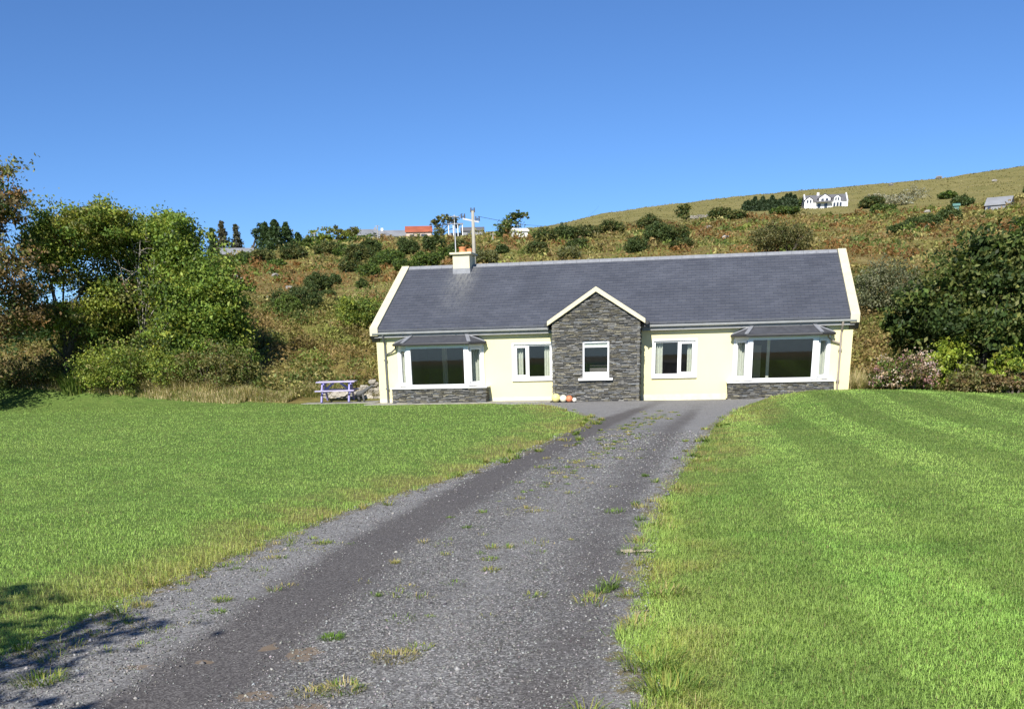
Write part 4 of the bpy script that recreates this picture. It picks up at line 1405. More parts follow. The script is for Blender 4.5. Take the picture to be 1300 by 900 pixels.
tree('broadleaf_tree', 'yellow-green spreading tree on the skyline left of the gabled cottage', 187, 440, [(434, 294, 11, 6), (446, 294, 10, 6), (440, 302, 13, 7)], [(.15, .16, .04), YGREEN, OLIVE], None, .4, 40, 14, .25, twigs=2)
tree('broadleaf_tree', 'green tree in front of the gabled skyline cottage', 183, 460, [(450, 308, 14, 9), (466, 306, 12, 9), (440, 312, 12, 7)], [GREEN, (.06, .09, .025)], None, .4, 44, 14, .22, twigs=2)
tree('broadleaf_tree', 'open umbrella-shaped tree beside the red-roofed barn', 195, 566, [(553, 281, 6, 4), (565, 277, 9, 4), (575, 279, 7, 4), (562, 286, 12, 5, 0, .5), (579, 286, 4, 5, 0, .6), (558, 297, 9, 6)], [(.075, .09, .035), OLIVE], None, .38, 34, 11, .2, twigs=3)
tree('windswept_tree', 'windswept leaning tree on the skyline by the white shed', 175, 645, [(640, 288, 9, 9), (648, 279, 9, 7), (658, 274, 9, 5, 0, .7), (668, 273, 6, 4, 0, .25), (650, 292, 13, 8), (636, 294, 7, 7)], [(.055, .085, .025), GREEN, OLIVE], None, .36, 44, 14, .26, bark='bark_pale', twigs=5)
tree('broadleaf_tree', 'small tree alone on the pale hilltop grass left of the plantation', 235, 868, [(864, 268, 5, 5), (871, 265, 5, 5), (868, 274, 8, 5)], [OLIVE, DGREEN], None, .5, 34, 10, .2, twigs=3)
for k in range(15):
    u = 938 + k * 4.2 + random.uniform(-1, 1)
    conifer('dark conifer of the small plantation left of the white dormer house', u, 274 - k * .45, random.uniform(15, 22) , random.uniform(8, 12), 292 + random.uniform(-8, 10), [(.05, .08, .04), (.065, .095, .045)], 'conifers of the plantation')

# ------------------------------------------------------------------ buildings on the hill
def frame_at(u, v, dist, turn=0.0):
    """origin on the ground, axes: right across the view, back away from it"""
    p = px_to(u, v, dist)
    d = ray(u, v); d = d / math.hypot(d[0], d[1])
    a = math.atan2(d[0], d[1]) - turn
    rgt = np.array((math.cos(a), -math.sin(a), 0.)); bk = np.array((math.sin(a), math.cos(a), 0.))
    return p, rgt, bk


def gabled(name, label, u, v, dist, w_, wall_h, roof_h, depth, wall='whitewash', roof_m='far_slate', wins=(), turn=0.0, cat='building', coping=None, chimneys=(), sink=3.0):
    p, rgt, bk = frame_at(u, v, dist, turn)
    up = np.array((0, 0, 1.))

    def Q(a, b_, c): return p + rgt * a + bk * b_ + up * c
    t = thing(name, tuple(p), label, cat)
    h = w_ / 2
    g = MB()
    g.add([Q(-h, 0, -sink), Q(h, 0, -sink), Q(h, depth, -sink), Q(-h, depth, -sink), Q(-h, 0, wall_h), Q(h, 0, wall_h), Q(h, depth, wall_h), Q(-h, depth, wall_h), Q(-h, depth / 2, wall_h + roof_h), Q(h, depth / 2, wall_h + roof_h)],
          [(0, 1, 5, 4), (2, 3, 7, 6), (1, 2, 6, 9, 5), (3, 0, 4, 8, 7)])
    g.build('wall', M[wall], t)
    g = MB()
    o = .25
    for s in (0, 1):
        ye, yr = (-o, depth / 2) if s == 0 else (depth + o, depth / 2)
        ze = wall_h - o * roof_h / (depth / 2)
        g.prism([Q(-h - .2, ye, ze + .05), Q(h + .2, ye, ze + .05), Q(h + .2, yr, wall_h + roof_h + .05), Q(-h - .2, yr, wall_h + roof_h + .05)], up * .15)
    rf_ = g.build('roof', M[roof_m], t)
    for (a, b_, c, d_) in wins:
        g = MB(); g.prism([Q(a, -.03, c), Q(b_, -.03, c), Q(b_, -.03, d_), Q(a, -.03, d_)], -bk * .05); g.build('window', M['far_glass'], t)
    for a in chimneys:
        cw = .09 * math.sqrt(w_) ; g = MB(); g.prism([Q(a - cw, depth / 2 - cw, wall_h + roof_h * .7), Q(a + cw, depth / 2 - cw, wall_h + roof_h * .7), Q(a + cw, depth / 2 + cw, wall_h + roof_h * .7), Q(a - cw, depth / 2 + cw, wall_h + roof_h * .7)], up * (roof_h * .3 + .14 * w_ ** .8)); g.build('chimney', M[wall], rf_)
    return t, Q


gabled('cottage', 'low grey-roofed cottage among the conifers on the left skyline', 302, 329, 165, 4.6, .5, 1.0, 4, 'whitewash', 'far_slate_pale', [(-1.2, -.5, -.2, .3)], sink=2)
gabled('cottage', 'grey gabled cottage behind green trees on the skyline', 463, 301, 200, 4.6, .3, 1.1, 6, 'far_slate_pale', 'far_slate_pale', [(-.5, .3, -1.2, -.3)], chimneys=(2.0,), sink=2)
gabled('bungalow', 'low white bungalow with long grey roof on the skyline', 501, 303.5, 196, 5.6, .5, 1.0, 5, 'whitewash', 'far_slate_pale', [(-1.9, -1.1, -.5, .1), (-.3, .6, -.5, .1), (1.3, 2.1, -.5, .1)], chimneys=(-2.2,), sink=2)
gabled('barn', 'red sheet-roofed barn with pink wall on the skyline', 532, 301.5, 193, 4.5, .9, 1.0, 5, 'far_pink', 'rust_roof', [(-1.6, -.9, .0, .5), (.4, 1.4, .0, .5)], sink=2)
gabled('barn', 'long grey-roofed shed behind the utility pole on the skyline', 600, 299, 205, 4.2, .8, .7, 5, 'far_slate_pale', 'far_slate', [(-1.0, -.2, 0, .5)], sink=3)
p, rgt, bk = frame_at(579, 305, 188)
t = thing('shed', tuple(p), 'white open-framed shed left of the utility pole on the skyline', 'shed')
up = np.array((0, 0, 1.))
for a in (-1.2, -.4, .4, 1.2):
    for b_ in (0, 2.4):
        g = MB(); q = p + rgt * a + bk * b_; g.bar(q - up * 2, q + up * 2.5, .12, .12); g.build('post', M['whitewash'], t)
g = MB(); g.prism([p - rgt * 1.4 - bk * .2 + up * 2.5, p + rgt * 1.4 - bk * .2 + up * 2.5, p + rgt * 1.4 + bk * 2.7 + up * 2.9, p - rgt * 1.4 + bk * 2.7 + up * 2.9], up * .1); g.build('roof', M['far_slate_pale'], t)
g = MB(); g.prism([p - rgt * 1.2 + bk * 2.5 - up * 1, p + rgt * 1.2 + bk * 2.5 - up * 1, p + rgt * 1.2 + bk * 2.5 + up * 1.4, p - rgt * 1.2 + bk * 2.5 + up * 1.4], bk * .08); g.build('back_wall', M['far_slate_pale'], t)
gabled('shed', 'small white shed under the windswept tree', 662, 299.5, 168, 2.0, .65, .35, 2.4, 'whitewash', 'whitewash', (), .25, 'shed')
gabled('shed', 'small pale grey-roofed shed on the hill near the right edge', 1266, 265, 215, 4.0, .7, 1.2, 3.5, 'far_slate_pale', 'far_slate_pale', [(-1.6, -1.1, 0, .6)], -.15, 'shed')
gabled('shed', 'tiny teal shed on the right hillside', 1214, 264.5, 225, .95, .45, .25, 1.2, 'teal', 'teal', (), .1, 'shed')
gabled('shed', 'low grey lean-to left of the white dormer house', 1005, 268, 296, 2.8, .8, .7, 4, 'whitewash', 'far_slate_pale', (), .2, 'shed')

# white house with dormers
t, Q = gabled('dormer_house', 'white two-storey house with dormers and grey roof high on the right hill', 1048, 265, 290, 11.6, 2.5, 2.6, 7, 'whitewash', 'far_slate',
              [(-5.0, -4.4, .6, 1.6), (-2.2, -1.4, .3, 1.8), (-.4, .4, .0, 1.8)], .12, 'house', chimneys=(-1.9,))
for cx, hw, zb, fl in ((-.4, 1.9, 2.4, 1), (2.9, 1.1, 2.5, 0), (-4.6, 1.3, 2.0, 0)):
    g = MB()
    g.prism([Q(cx - hw * .8, -.5 + fl * .3, zb - 2.4 * (1 - fl)), Q(cx + hw * .8, -.5 + fl * .3, zb - 2.4 * (1 - fl)), Q(cx + hw * .8, -.5 + fl * .3, zb + 1.2), Q(cx, -.5 + fl * .3, zb + 1.2 + hw * .75), Q(cx - hw * .8, -.5 + fl * .3, zb + 1.2)], Q(0, 3.0, 0) - Q(0, 0, 0))
    dm = g.build('dormer', M['whitewash'], t)
    g = MB()
    for s in (-1, 1):
        g.prism([Q(cx + s * hw, -.75 + fl * .3, zb + 1.05), Q(cx, -.75 + fl * .3, zb + 1.2 + hw * .8), Q(cx, 2.7, zb + 1.2 + hw * .8), Q(cx + s * hw, 2.7, zb + 1.05)], (0, 0, .12))
    g.build('dormer_roof', M['far_slate'], dm)
    for a in (-.5, .12):
        g = MB(); g.prism([Q(cx + a * hw, -.53 + fl * .3, zb + .1), Q(cx + (a + .38) * hw, -.53 + fl * .3, zb + .1), Q(cx + (a + .38) * hw, -.53 + fl * .3, zb + 1.05), Q(cx + a * hw, -.53 + fl * .3, zb + 1.05)], Q(0, -.05, 0) - Q(0, 0, 0))
        g.build('dormer_window', M['far_glass'], dm)
for sx_ in (-5.8, 5.55):
    g = MB(); g.prism([Q(sx_, -.3, -1), Q(sx_, -.3, 2.6), Q(sx_, 3.5, 5.75), Q(sx_, 7.3, 2.6), Q(sx_, 7.3, -1)], Q(.3, 0, 0) - Q(0, 0, 0)); g.build('gable_wall', M['whitewash'], t)
g = MB()
g.prism([Q(1.6, -1.6, -1), Q(4.2, -1.6, -1), Q(4.2, -1.6, 2.0), Q(1.6, -1.6, 2.0)], Q(0, 1.5, 0) - Q(0, 0, 0)); g.build('sun_porch', M['whitewash'], t)
g = MB()
for a in (1.8, 2.65, 3.45): g.prism([Q(a, -1.63, .3), Q(a + .6, -1.63, .3), Q(a + .6, -1.63, 1.7), Q(a, -1.63, 1.7)], Q(0, -.05, 0) - Q(0, 0, 0))
g.build('porch_window', M['far_glass'], t)
g = MB(); g.prism([Q(-2.7, -1.3, 2.1), Q(1.5, -1.3, 2.1), Q(1.5, .1, 2.75), Q(-2.7, .1, 2.75)], (0, 0, .12)); g.build('veranda_roof', M['far_slate'], t)
t.scale = (.92, .92, .68)

# field wall, pallet fence
g = MB()
for k in range(260):
    u = random.uniform(872, 935)
    x, y, z = at_dist(u, 250 + (u - 872) * .05)
    v = random.uniform(.16, .34); g.col = (v, v * .93, v * .78)
    blob_stone(g, (x, y, z + random.uniform(0, .7)), random.uniform(.25, .45))
tag(g.build('field_wall', M['stone'], None, colour=True), 'ruined dry stone field wall left of the conifer plantation', 'stone wall')
p, rgt, bk = frame_at(980, 282, 255)
t = thing('fence', tuple(p), 'grey wooden pallet fence below the conifer plantation', 'fence')
g = MB()
for k in range(12): g.bar(p + rgt * (k * .3 - 1.7) - up * .5, p + rgt * (k * .3 - 1.7) + up * 1.25, .2, .04, bk)
g.build('pales', M['pole'], t)
g = MB(); g.bar(p - rgt * 1.8 + up * .9 + bk * .06, p + rgt * 1.8 + up * .9 + bk * .06, .05, .12); g.bar(p - rgt * 1.8 + up * .1 + bk * .06, p + rgt * 1.8 + up * .1 + bk * .06, .05, .12); g.build('rail', M['pole'], t)

# rocks that show on the slope
for u, v, r_px, col, lab in ((921, 303, 4.5, .62, 'round whitish boulder on the rusty slope above the slate roof'), (299, 352, 4, .36, 'pale grey rock on the slope right of the full green tree'),
                             (349, 351, 4.5, .34, 'long grey rock on the slope below the skyline conifers'), (367, 367, 5, .36, 'grey rock left of the dark bush on the left slope'), (399, 361, 7, .32, 'largest grey rock, beside the dark bush on the left slope'),
                             (308, 355, 3, .34, 'small grey rock next to the pale one on the left slope'), (341, 379, 3.5, .30, 'flat brown rock low on the left slope'), (748, 330, 2.5, .5, 'small white stone just above the ridge over the porch'),
                             (1177, 270, 3.5, .42, 'pale rock beside the dark gorse line on the right hill'), (1210, 270, 5, .40, 'pale rock group below the teal shed'), (899, 290, 4, .38, 'pinkish rock above the round whitish boulder'),
                             (1131, 236, 3, .30, 'grey outcrop on the hilltop above the pale thorn bushes'), (1192, 227, 3.5, .32, 'grey outcrop on the skyline right of the white dormer house'), (1262, 231, 3, .36, 'pale outcrop on the hilltop near the right edge')):
    x, y, z, dd = on_ground(u, v, 47)
    col *= .7
    g = MB(); g.col = (col, col * .95, col * .86)
    blob_stone(g, (x, y, z + r_px * dd / FPX * .3), r_px * dd / FPX, .55, 9)
    tag(g.build('rock', M['stone'], None, colour=True), lab, 'rock', 'rocks on the hillside')

# ------------------------------------------------------------------ poles and wires
top = px_to(600, 268, 66)
bx, by = float(top[0]), float(top[1])
bz = float(ground_z(bx, by))
t = thing('utility_pole', (bx, by, bz), 'tall pale utility pole behind the chimney with dark insulators on top', 'utility pole')
g = MB(); g.tube([(bx, by, bz - .5), (bx, by, (bz + top[2]) / 2), (top[0], top[1], top[2])], [.135, .115, .09], 12); g.build('pole', M['pole'], t, True)
rgt = np.array((math.cos(YAW + .04), math.sin(YAW + .04), 0))
g = MB()
g.bar(top - rgt * .62 - up * .42, top + rgt * .35 - up * .62, .08, .09)
g.build('crossarm', M['steel'], t)
tips = []
for a, dz in ((-.60, -.30), (0.0, .02), (.28, -.46)):
    g = MB(); q = top + rgt * a + up * dz
    g.tube([q - up * .10, q + up * .10], .018, 6)
    for s in (-.10, .10):
        g.tube([q + rgt * s - up * .10, q + rgt * s + up * .16], [.05, .035], 8)
    g.tube([q - rgt * .11, q + rgt * .11], .02, 6)
    g.build('insulator', M['dark'], t); tips.append(q + up * .16)


def far_pole(u, v, h_px, dist, label):
    x, y, z = at_dist(u, dist)
    tp = px_to(u, v - h_px, dist)
    g = MB(); g.tube([(x, y, z - .4), (x, y, tp[2])], [.10, .07], 7)
    g.bar(np.array((x - .4, y, tp[2] - .15)), np.array((x + .4, y, tp[2] - .15)), .07, .07)
    tag(g.build('utility_pole', M['pole'], None), label, 'utility pole')
    return np.array((x, y, tp[2]))


a1 = far_pole(488, 303, 17, 185, 'thin distant pole in front of the white skyline bungalow')
a2 = far_pole(410, 310, 15, 180, 'thin distant pole between the two rounded skyline trees')
a3 = far_pole(629.5, 306, 10, 150, 'short post on the slope left of the windswept tree')


def wire(p0, p1, sag, label):
    g = MB()
    g.tube([np.array(p0) + (np.array(p1) - np.array(p0)) * t_ - up * sag * 4 * t_ * (1 - t_) for t_ in np.linspace(0, 1, 14)], .012, 5)
    tag(g.build('power_line', M['dark'], None), label, 'power line', 'power lines from the utility pole')


wire(tips[0], a1, 1.6, 'thin power line from the utility pole to the distant left pole')
wire(tips[2], px_to(760, 262, 260), 2.0, 'thin power line running right from the utility pole towards the hill')

# ------------------------------------------------------------------ loose plank on the drive edge
x, y = 11.06, -28.6
z = float(ground_z(x, y)) + .035
g = MB(); g.bar((x - .10, y - .03, z - .012), (x + .12, y + .02, z - .006), .03, .010); g.bar((x - .12, y - .035, z - .002), (x - .03, y - .01, z + .002), .04, .008)
tag(g.build('plank', M['palewood'], None), 'pale splintered plank lying at the right edge of the drive', 'plank')


# ------------------------------------------------------------------ grass
def blades(P, h, wd, col, lean=.5, segs=2, dirs=None):
    """curved tapered blades at P; returns V,F(quads),C"""
    n = len(P)
    a = rng.uniform(0, 2 * np.pi, n) if dirs is None else dirs
    sd_ = np.stack([np.cos(a), np.sin(a), np.zeros(n)], 1)
    ln = np.stack([-np.sin(a), np.cos(a), np.zeros(n)], 1)
    tl = np.abs(rng.normal(lean, lean * .5, n))[:, None]
    h = np.asarray(h)[:, None]; wd = np.asarray(wd)[:, None] * .5
    up_ = np.array((0, 0, 1.))
    mid = P + (up_ * .62 + ln * tl * .28) * h
    tip = P + (up_ * .95 + ln * tl * .9) * h * (1 / np.sqrt(1 + tl * tl * .5))
    if segs == 2:
        V = np.stack([P - sd_ * wd, P + sd_ * wd, mid + sd_ * wd * .75, mid - sd_ * wd * .75, tip + sd_ * wd * .12, tip - sd_ * wd * .12], 1).reshape(-1, 3)
        b = np.arange(n)[:, None] * 6
        F = np.concatenate([b + [0, 1, 2, 3], b + [3, 2, 4, 5]], 0)
        k = 6
    else:
        V = np.stack([P - sd_ * wd, P + sd_ * wd, tip + sd_ * wd * .3, tip - sd_ * wd * .3], 1).reshape(-1, 3)
        F = np.arange(n)[:, None] * 4 + np.array([0, 1, 2, 3])
        k = 4
    return V, F, np.repeat(col, k, 0)


def sample_polar(n, d0, d1, a0, a1, rho):
    """points around the camera, density falling as rho(d)"""
    dd = np.linspace(d0, d1, 600)
    cdf = np.cumsum(rho(dd) * dd); cdf /= cdf[-1]
    d = np.interp(rng.uniform(0, 1, n), cdf, dd)
    a = rng.uniform(a0, a1, n) - YAW
    return CAM[0] + d * np.sin(a), CAM[1] + d * np.cos(a), d


def stripes(x, y):
    """mowing stripes on the right lawn, bending towards the house"""
    s = (x + 0.018 * y) / 1.0
    return np.where(x > 11, smooth(-.35, .35, np.sin(s * np.pi + .6 * fbm(x / 5, y / 5, 66))), .5)


def lawn_colour(x, y, dark=None):
    n = len(x)
    f = fbm(x / 1.7, y / 1.7, 31)
    f2 = fbm(x / .35, y / .35, 32, 2)
    base = np.array((.225, .385, .083))[None] * (1 - f[:, None]) + np.array((.345, .475, .118))[None] * f[:, None]
    base = base * (.84 + .36 * f2[:, None]) * np.where(x < 9, 1.22, 1.0)[:, None]
    cl = smooth(.66, .80, fbm(x / .9 + 40, y / .9, 35, 3))[:, None]
    base = base * (1 - cl) + base * np.array((.80, .90, .80)) * cl
    st = stripes(x, y) - .5
    base = base * (1 + (.34 + .30 * smooth(-24, -12, y)[:, None]) * st[:, None]) * (1 + .10 * np.abs(st[:, None]) * 2)
    wn_ = worn(x, y)
    dry = rng.uniform(0, 1, n)
    t = np.clip(wn_ * 1.0 * (0.25 + dry), 0, 1)[:, None] * .8
    straw = np.where((rng.uniform(0, 1, n) < .72)[:, None], np.array((.44, .40, .10)), np.array((.56, .45, .22)))
    base = base * (1 - t) + straw * t
    odd = rng.uniform(0, 1, n) < .05
    base[odd] = np.array((.26, .22, .10))
    return np.clip(base * (1 + rng.normal(0, .15, (n, 1))), .004, .8)


def build_lawn(name, side, n):
    x, y, d = sample_polar(n, 2.6, 48, -1.1, 1.15, lambda q: np.minimum(1, (6.0 / q) ** 2))
    edge = .13 * (fbm(x / .45, y / .45, 51) - .5) * 2 + .10 * (fbm(x / .12, y / .12, 52) - .5) * 2
    ok = (in_drive(x, y) + edge < 0) & (y < lawn_far(x) + .15) & (x > -34) & (x < 36)
    ok &= (x < 10) if side < 0 else (x >= 10)
    ok &= ~((x > -.4) & (x < 6.55) & (y > -.95)) & ~((x > -4) & (x < -.3) & (y > .25))
    ok &= ~((x > -.05) & (x < L + .05) & (y > -.75))
    thin = worn(x, y)
    ok &= rng.uniform(0, 1, len(x)) > thin * .45
    x, y, d = x[ok], y[ok], d[ok]
    wn_ = worn(x, y)
    tuft = smooth(.55, .8, fbm(x / .3, y / .3, 61))
    dist_e = -in_drive(x, y)
    rough = np.exp(-np.maximum(dist_e, 0) / .35) * smooth(.4, .7, fbm(x / .8, y / .8, 62))
    h = rng.uniform(.022, .042, len(x)) * (1 + .45 * tuft) * (1 - .12 * stripes(x, y)) + .07 * rough * rng.uniform(.3, 1, len(x)) + (wn_ > .5) * rng.uniform(0, .03, len(x))
    h *= 1 + .15 * np.clip(d / 30, 0, 1)
    wd = .0034 * np.maximum(1, d / 9.5)
    P = np.stack([x, y, ground_z(x, y) - .006], 1)
    near = d < 12
    out = []
    C = lawn_colour(x, y)
    Vs, Fs, Cs, off = [], [], [], 0
    for sel, sg in ((near, 2), (~near, 1)):
        V, F, c = blades(P[sel], h[sel], wd[sel], C[sel], 1.1, sg)
        Vs.append(V); Fs.append(F + off); Cs.append(c); off += len(V)
    me = np_mesh(name, np.concatenate(Vs), np.concatenate(Fs), np.concatenate(Cs))
    tag(link(name, me, M['blade']), 'short mown green grass of the left lawn, yellowed along the drive' if side < 0 else 'short striped green grass of the right lawn, yellowed along the drive', 'grass', kind='stuff')


build_lawn('lawn_grass', -1, 1300000)
build_lawn('lawn_grass', 1, 2000000)

# coarse tufts along the drive edges and sprinkled on the gravel
def tuft_arrays(cx, cy, r_, hgt, n, cols, lean=1.5, wide=.006):
    a = rng.uniform(0, 2 * np.pi, n); q = r_ * np.sqrt(rng.uniform(0, 1, n))
    x, y = cx + q * np.cos(a), cy + q * np.sin(a)
    P = np.stack([x, y, ground_z(x, y) + .004], 1)
    c = np.array(cols)[rng.integers(len(cols), size=n)] * (1 + rng.normal(0, .2, (n, 1)))
    return blades(P, hgt * rng.uniform(.45, 1.1, n), np.full(n, wide) * rng.uniform(.6, 1.3, n), np.clip(c, .01, .8), lean, 2, a + np.pi / 2 * -1 + rng.normal(0, .5, n))


GRS, YEL, STR = (.18, .29, .055), (.33, .34, .085), (.45, .37, .18)
Vs, Fs, Cs, off = [], [], [], 0
spots = []
for k in range(130):      # along the edges
    y = -33.5 + 30 * random.random() ** 1.8
    left = random.random() < .45
    e = float(drive_l(y)) if left else float(drive_r(y))
    o = random.gauss(0, .16)
    spots.append((e + o, y, random.uniform(.03, .12), random.uniform(.05, .13), random.randint(14, 60)))
for k in range(230):      # along the crown of the drive
    y = random.uniform(-31, -6)
    tk, tl, trr = track_at(0, y)
    spots.append((float((tl + trr) / 2 + random.gauss(0, .33)), y, random.uniform(.02, .12), random.uniform(.02, .06), random.randint(10, 60)))
for k in range(70):      # left verge by the corner
    y = random.uniform(-32, -28)
    spots.append((float(drive_l(y)) + abs(random.gauss(.1, .32)), y, random.uniform(.02, .09), random.uniform(.02, .05), random.randint(14, 40)))
for cx, cy, r_, hg, n in spots:
    cs = random.choice([[GRS, YEL], [YEL, STR], [YEL, GRS, STR], [GRS, (.13, .19, .04)]])
    V, F, c = tuft_arrays(cx, cy, r_, hg, n, cs, wide=.006 * max(1, (cy + 36.6) / 9))
    Vs.append(V); Fs.append(F + off); Cs.append(c); off += len(V)
me = np_mesh('drive_weeds', np.concatenate(Vs), np.concatenate(Fs), np.concatenate(Cs))
tag(link('drive_weeds', me, M['blade']), 'small weeds and grass growing through the gravel and along its edges', 'weeds', kind='stuff')
for u, v, r_, hg, n, cs, lab in ((502, 838, .13, .05, 260, [YEL, STR, (.35, .29, .15)], 'largest straw yellow grass tuft in the gravel near the front'),
                                 (532, 826, .08, .04, 90, [GRS, YEL], 'thin green tuft right of the largest straw yellow one'),
                                 (422, 813, .06, .045, 150, [(.12, .22, .03), GRS], 'bright green round grass tuft in the front gravel'),
                                 (435, 879, .11, .06, 170, [GRS, YEL, STR], 'spiky green tuft nearest the bottom of the picture'),
                                 (395, 884, .09, .05, 90, [YEL, STR], 'thin yellow tuft left of the spiky green one at the bottom'),
                                 (282, 765, .06, .05, 120, [YEL, GRS], 'yellow-green tuft on the left side of the gravel'),
                                 (278, 780, .05, .04, 90, [(.14, .2, .03), GRS], 'low green tuft just below the yellow-green one on the left'),
                                 (197, 746, .10, .09, 150, [GRS, YEL, STR], 'taller tuft at the left lawn edge of the gravel'),
                                 (180, 772, .07, .06, 110, [YEL, STR], 'dry tuft below the taller one at the left lawn edge'),
                                 (50, 868, .13, .07, 220, [GRS, YEL], 'green tuft in the shadow at the bottom left of the drive'),
                                 (622, 712, .07, .04, 90, [GRS, YEL], 'green tuft on the crown of the drive, right one'),
                                 (410, 692, .08, .06, 110, [YEL, GRS], 'yellow tuft inside the left edge of the drive'),
                                 (830, 850, .16, .13, 260, [GRS, (.24, .32, .07), YEL], 'long coarse grass tuft leaning over the right drive edge'),
                                 (850, 880, .15, .12, 240, [GRS, (.25, .32, .07), YEL], 'long coarse tuft at the bottom of the right drive edge'),
                                 (845, 755, .14, .08, 130, [GRS, YEL, STR], 'shaggy tuft on the right drive edge above the long ones')):
    x, y, z, dd = on_ground(u, v, 2.5)
    V, F, c = tuft_arrays(x, y, r_, hg, n, cs, wide=.0055)
    tag(link('grass_tuft', np_mesh('grass_tuft', V, F, c), M['blade']), lab, 'grass tuft', 'grass tufts on the drive')

# loose stones on the drive
def loose_stones(n):
    x, y, d = sample_polar(n, 3.2, 22, -.75, .45, lambda q: np.minimum(1, (5.0 / q) ** 1.6))
    ok = in_drive(x, y) > -.12
    tk = track_at(x, y)[0]
    ok &= rng.uniform(0, 1, n) > np.clip(tk * 1.1, 0, .93)
    ok &= rng.uniform(0, 1, n) < .35 + .9 * fbm(x / .5, y / .5, 71)
    x, y, d = x[ok], y[ok], d[ok]
    m = len(x)
    r_ = rng.lognormal(math.log(.0052), .38, m) * np.maximum(1, d / 9)
    base = np.array([(1, 0, -.3), (-.3, .9, -.3), (-.7, -.7, -.3), (0.05, .05, .75)])
    oc = np.array([(1, 0, 0), (0, 1, 0), (-1, 0, 0), (0, -1, 0), (0, 0, .75), (0, 0, -.5)])
    a = rng.uniform(0, 6.28, m); ca, sa = np.cos(a), np.sin(a)
    J = oc[None] * rng.uniform(.55, 1.3, (m, 6, 1)) * r_[:, None, None]
    Jx = J[..., 0] * ca[:, None] - J[..., 1] * sa[:, None] + J[..., 2] * rng.uniform(-.6, .6, (m, 1)); Jy = J[..., 0] * sa[:, None] + J[..., 1] * ca[:, None]
    z = ground_z(x, y) + .014 - .012 * track_at(x, y)[0] + .010 * (fbm(x * 1.3, y * 1.3, 41) - .5) + r_ * .2
    V = np.stack([x[:, None] + Jx, y[:, None] + Jy, z[:, None] + J[..., 2]], -1).reshape(-1, 3)
    f = np.array([(0, 1, 4), (1, 2, 4), (2, 3, 4), (3, 0, 4), (1, 0, 5), (2, 1, 5), (3, 2, 5), (0, 3, 5)])
    F = (np.arange(m)[:, None, None] * 6 + f[None]).reshape(-1, 3)
    t = rng.uniform(0, 1, m)
    v = .09 + .27 * t ** 2.0
    c = v[:, None] * np.array((1, .99, .965)) * (1 + rng.normal(0, .04, (m, 3)))
    me = np_mesh('loose_gravel', V, F, np.repeat(np.clip(c, .03, .7), 6, 0))
    tag(link('loose_gravel', me, M['gravel']), 'loose grey stone chips scattered over the drive', 'gravel', kind='stuff')


loose_stones(300000)

# ------------------------------------------------------------------ long dry grass along the foot of the bank
def dry_grass():
    n = 260000
    x = np.concatenate([rng.uniform(-32, 0.2, n // 2), rng.uniform(17.0, 34, n // 2)])
    off_ = np.abs(rng.normal(0, .8, n)) * rng.choice([1, 1, 2.2], n)
    y = lawn_far(x) + .1 + off_ - np.where(x < -6, .9 * rng.uniform(0, 1, n), 0)
    y = np.where((x > -4.2) & (x < .2), np.maximum(y, 2.7 + off_ * .4), y)
    keep = fbm(x / 1.1, y / 1.1, 81) + rng.uniform(-.25, .25, n) > .45 - .12 * (x < -12) - .35 * (off_ < .5)
    x, y, off_ = x[keep], y[keep], off_[keep]
    m = len(x)
    f = fbm(x / .9, y / .9, 82)
    h = (.10 + .72 * f * np.clip(off_ + .25, 0, 1)) * rng.uniform(.5, 1.15, m) * np.where(x > 16, 1.5, 1.0)
    P = np.stack([x, y, ground_z(x, y) - .02], 1)
    k = rng.uniform(0, 1, m) + (f - .5) * .8
    c = np.where((k > .62)[:, None], np.array((.60, .50, .29)), np.where((k > .3)[:, None], np.array((.38, .335, .14)), np.array((.17, .22, .05))))
    c = np.clip(c * (1 + rng.normal(0, .2, (m, 1))), .01, .8)
    V, F, C = blades(P, h, np.full(m, .016) * rng.uniform(.6, 1.3, m), c, .7, 2)
    tag(link('dry_grass', np_mesh('dry_grass', V, F, C), M['blade']), 'long bleached grass growing along the back of the lawns', 'grass', kind='stuff')


dry_grass()


def iris_clump(u, v, dist, label):
    x, y, z = at_dist(u, dist)
    V, F, c = tuft_arrays(x, y, .5, 1.0, 260, [(.18, .26, .055), (.24, .29, .08), (.14, .20, .045)], .6, .05)
    tag(link('iris_clump', np_mesh('iris_clump', V, F, c), M['blade']), label, 'plant')


iris_clump(85, 503, 46.0, 'clump of sword-shaped green leaves at the lawn edge below the forked tree')


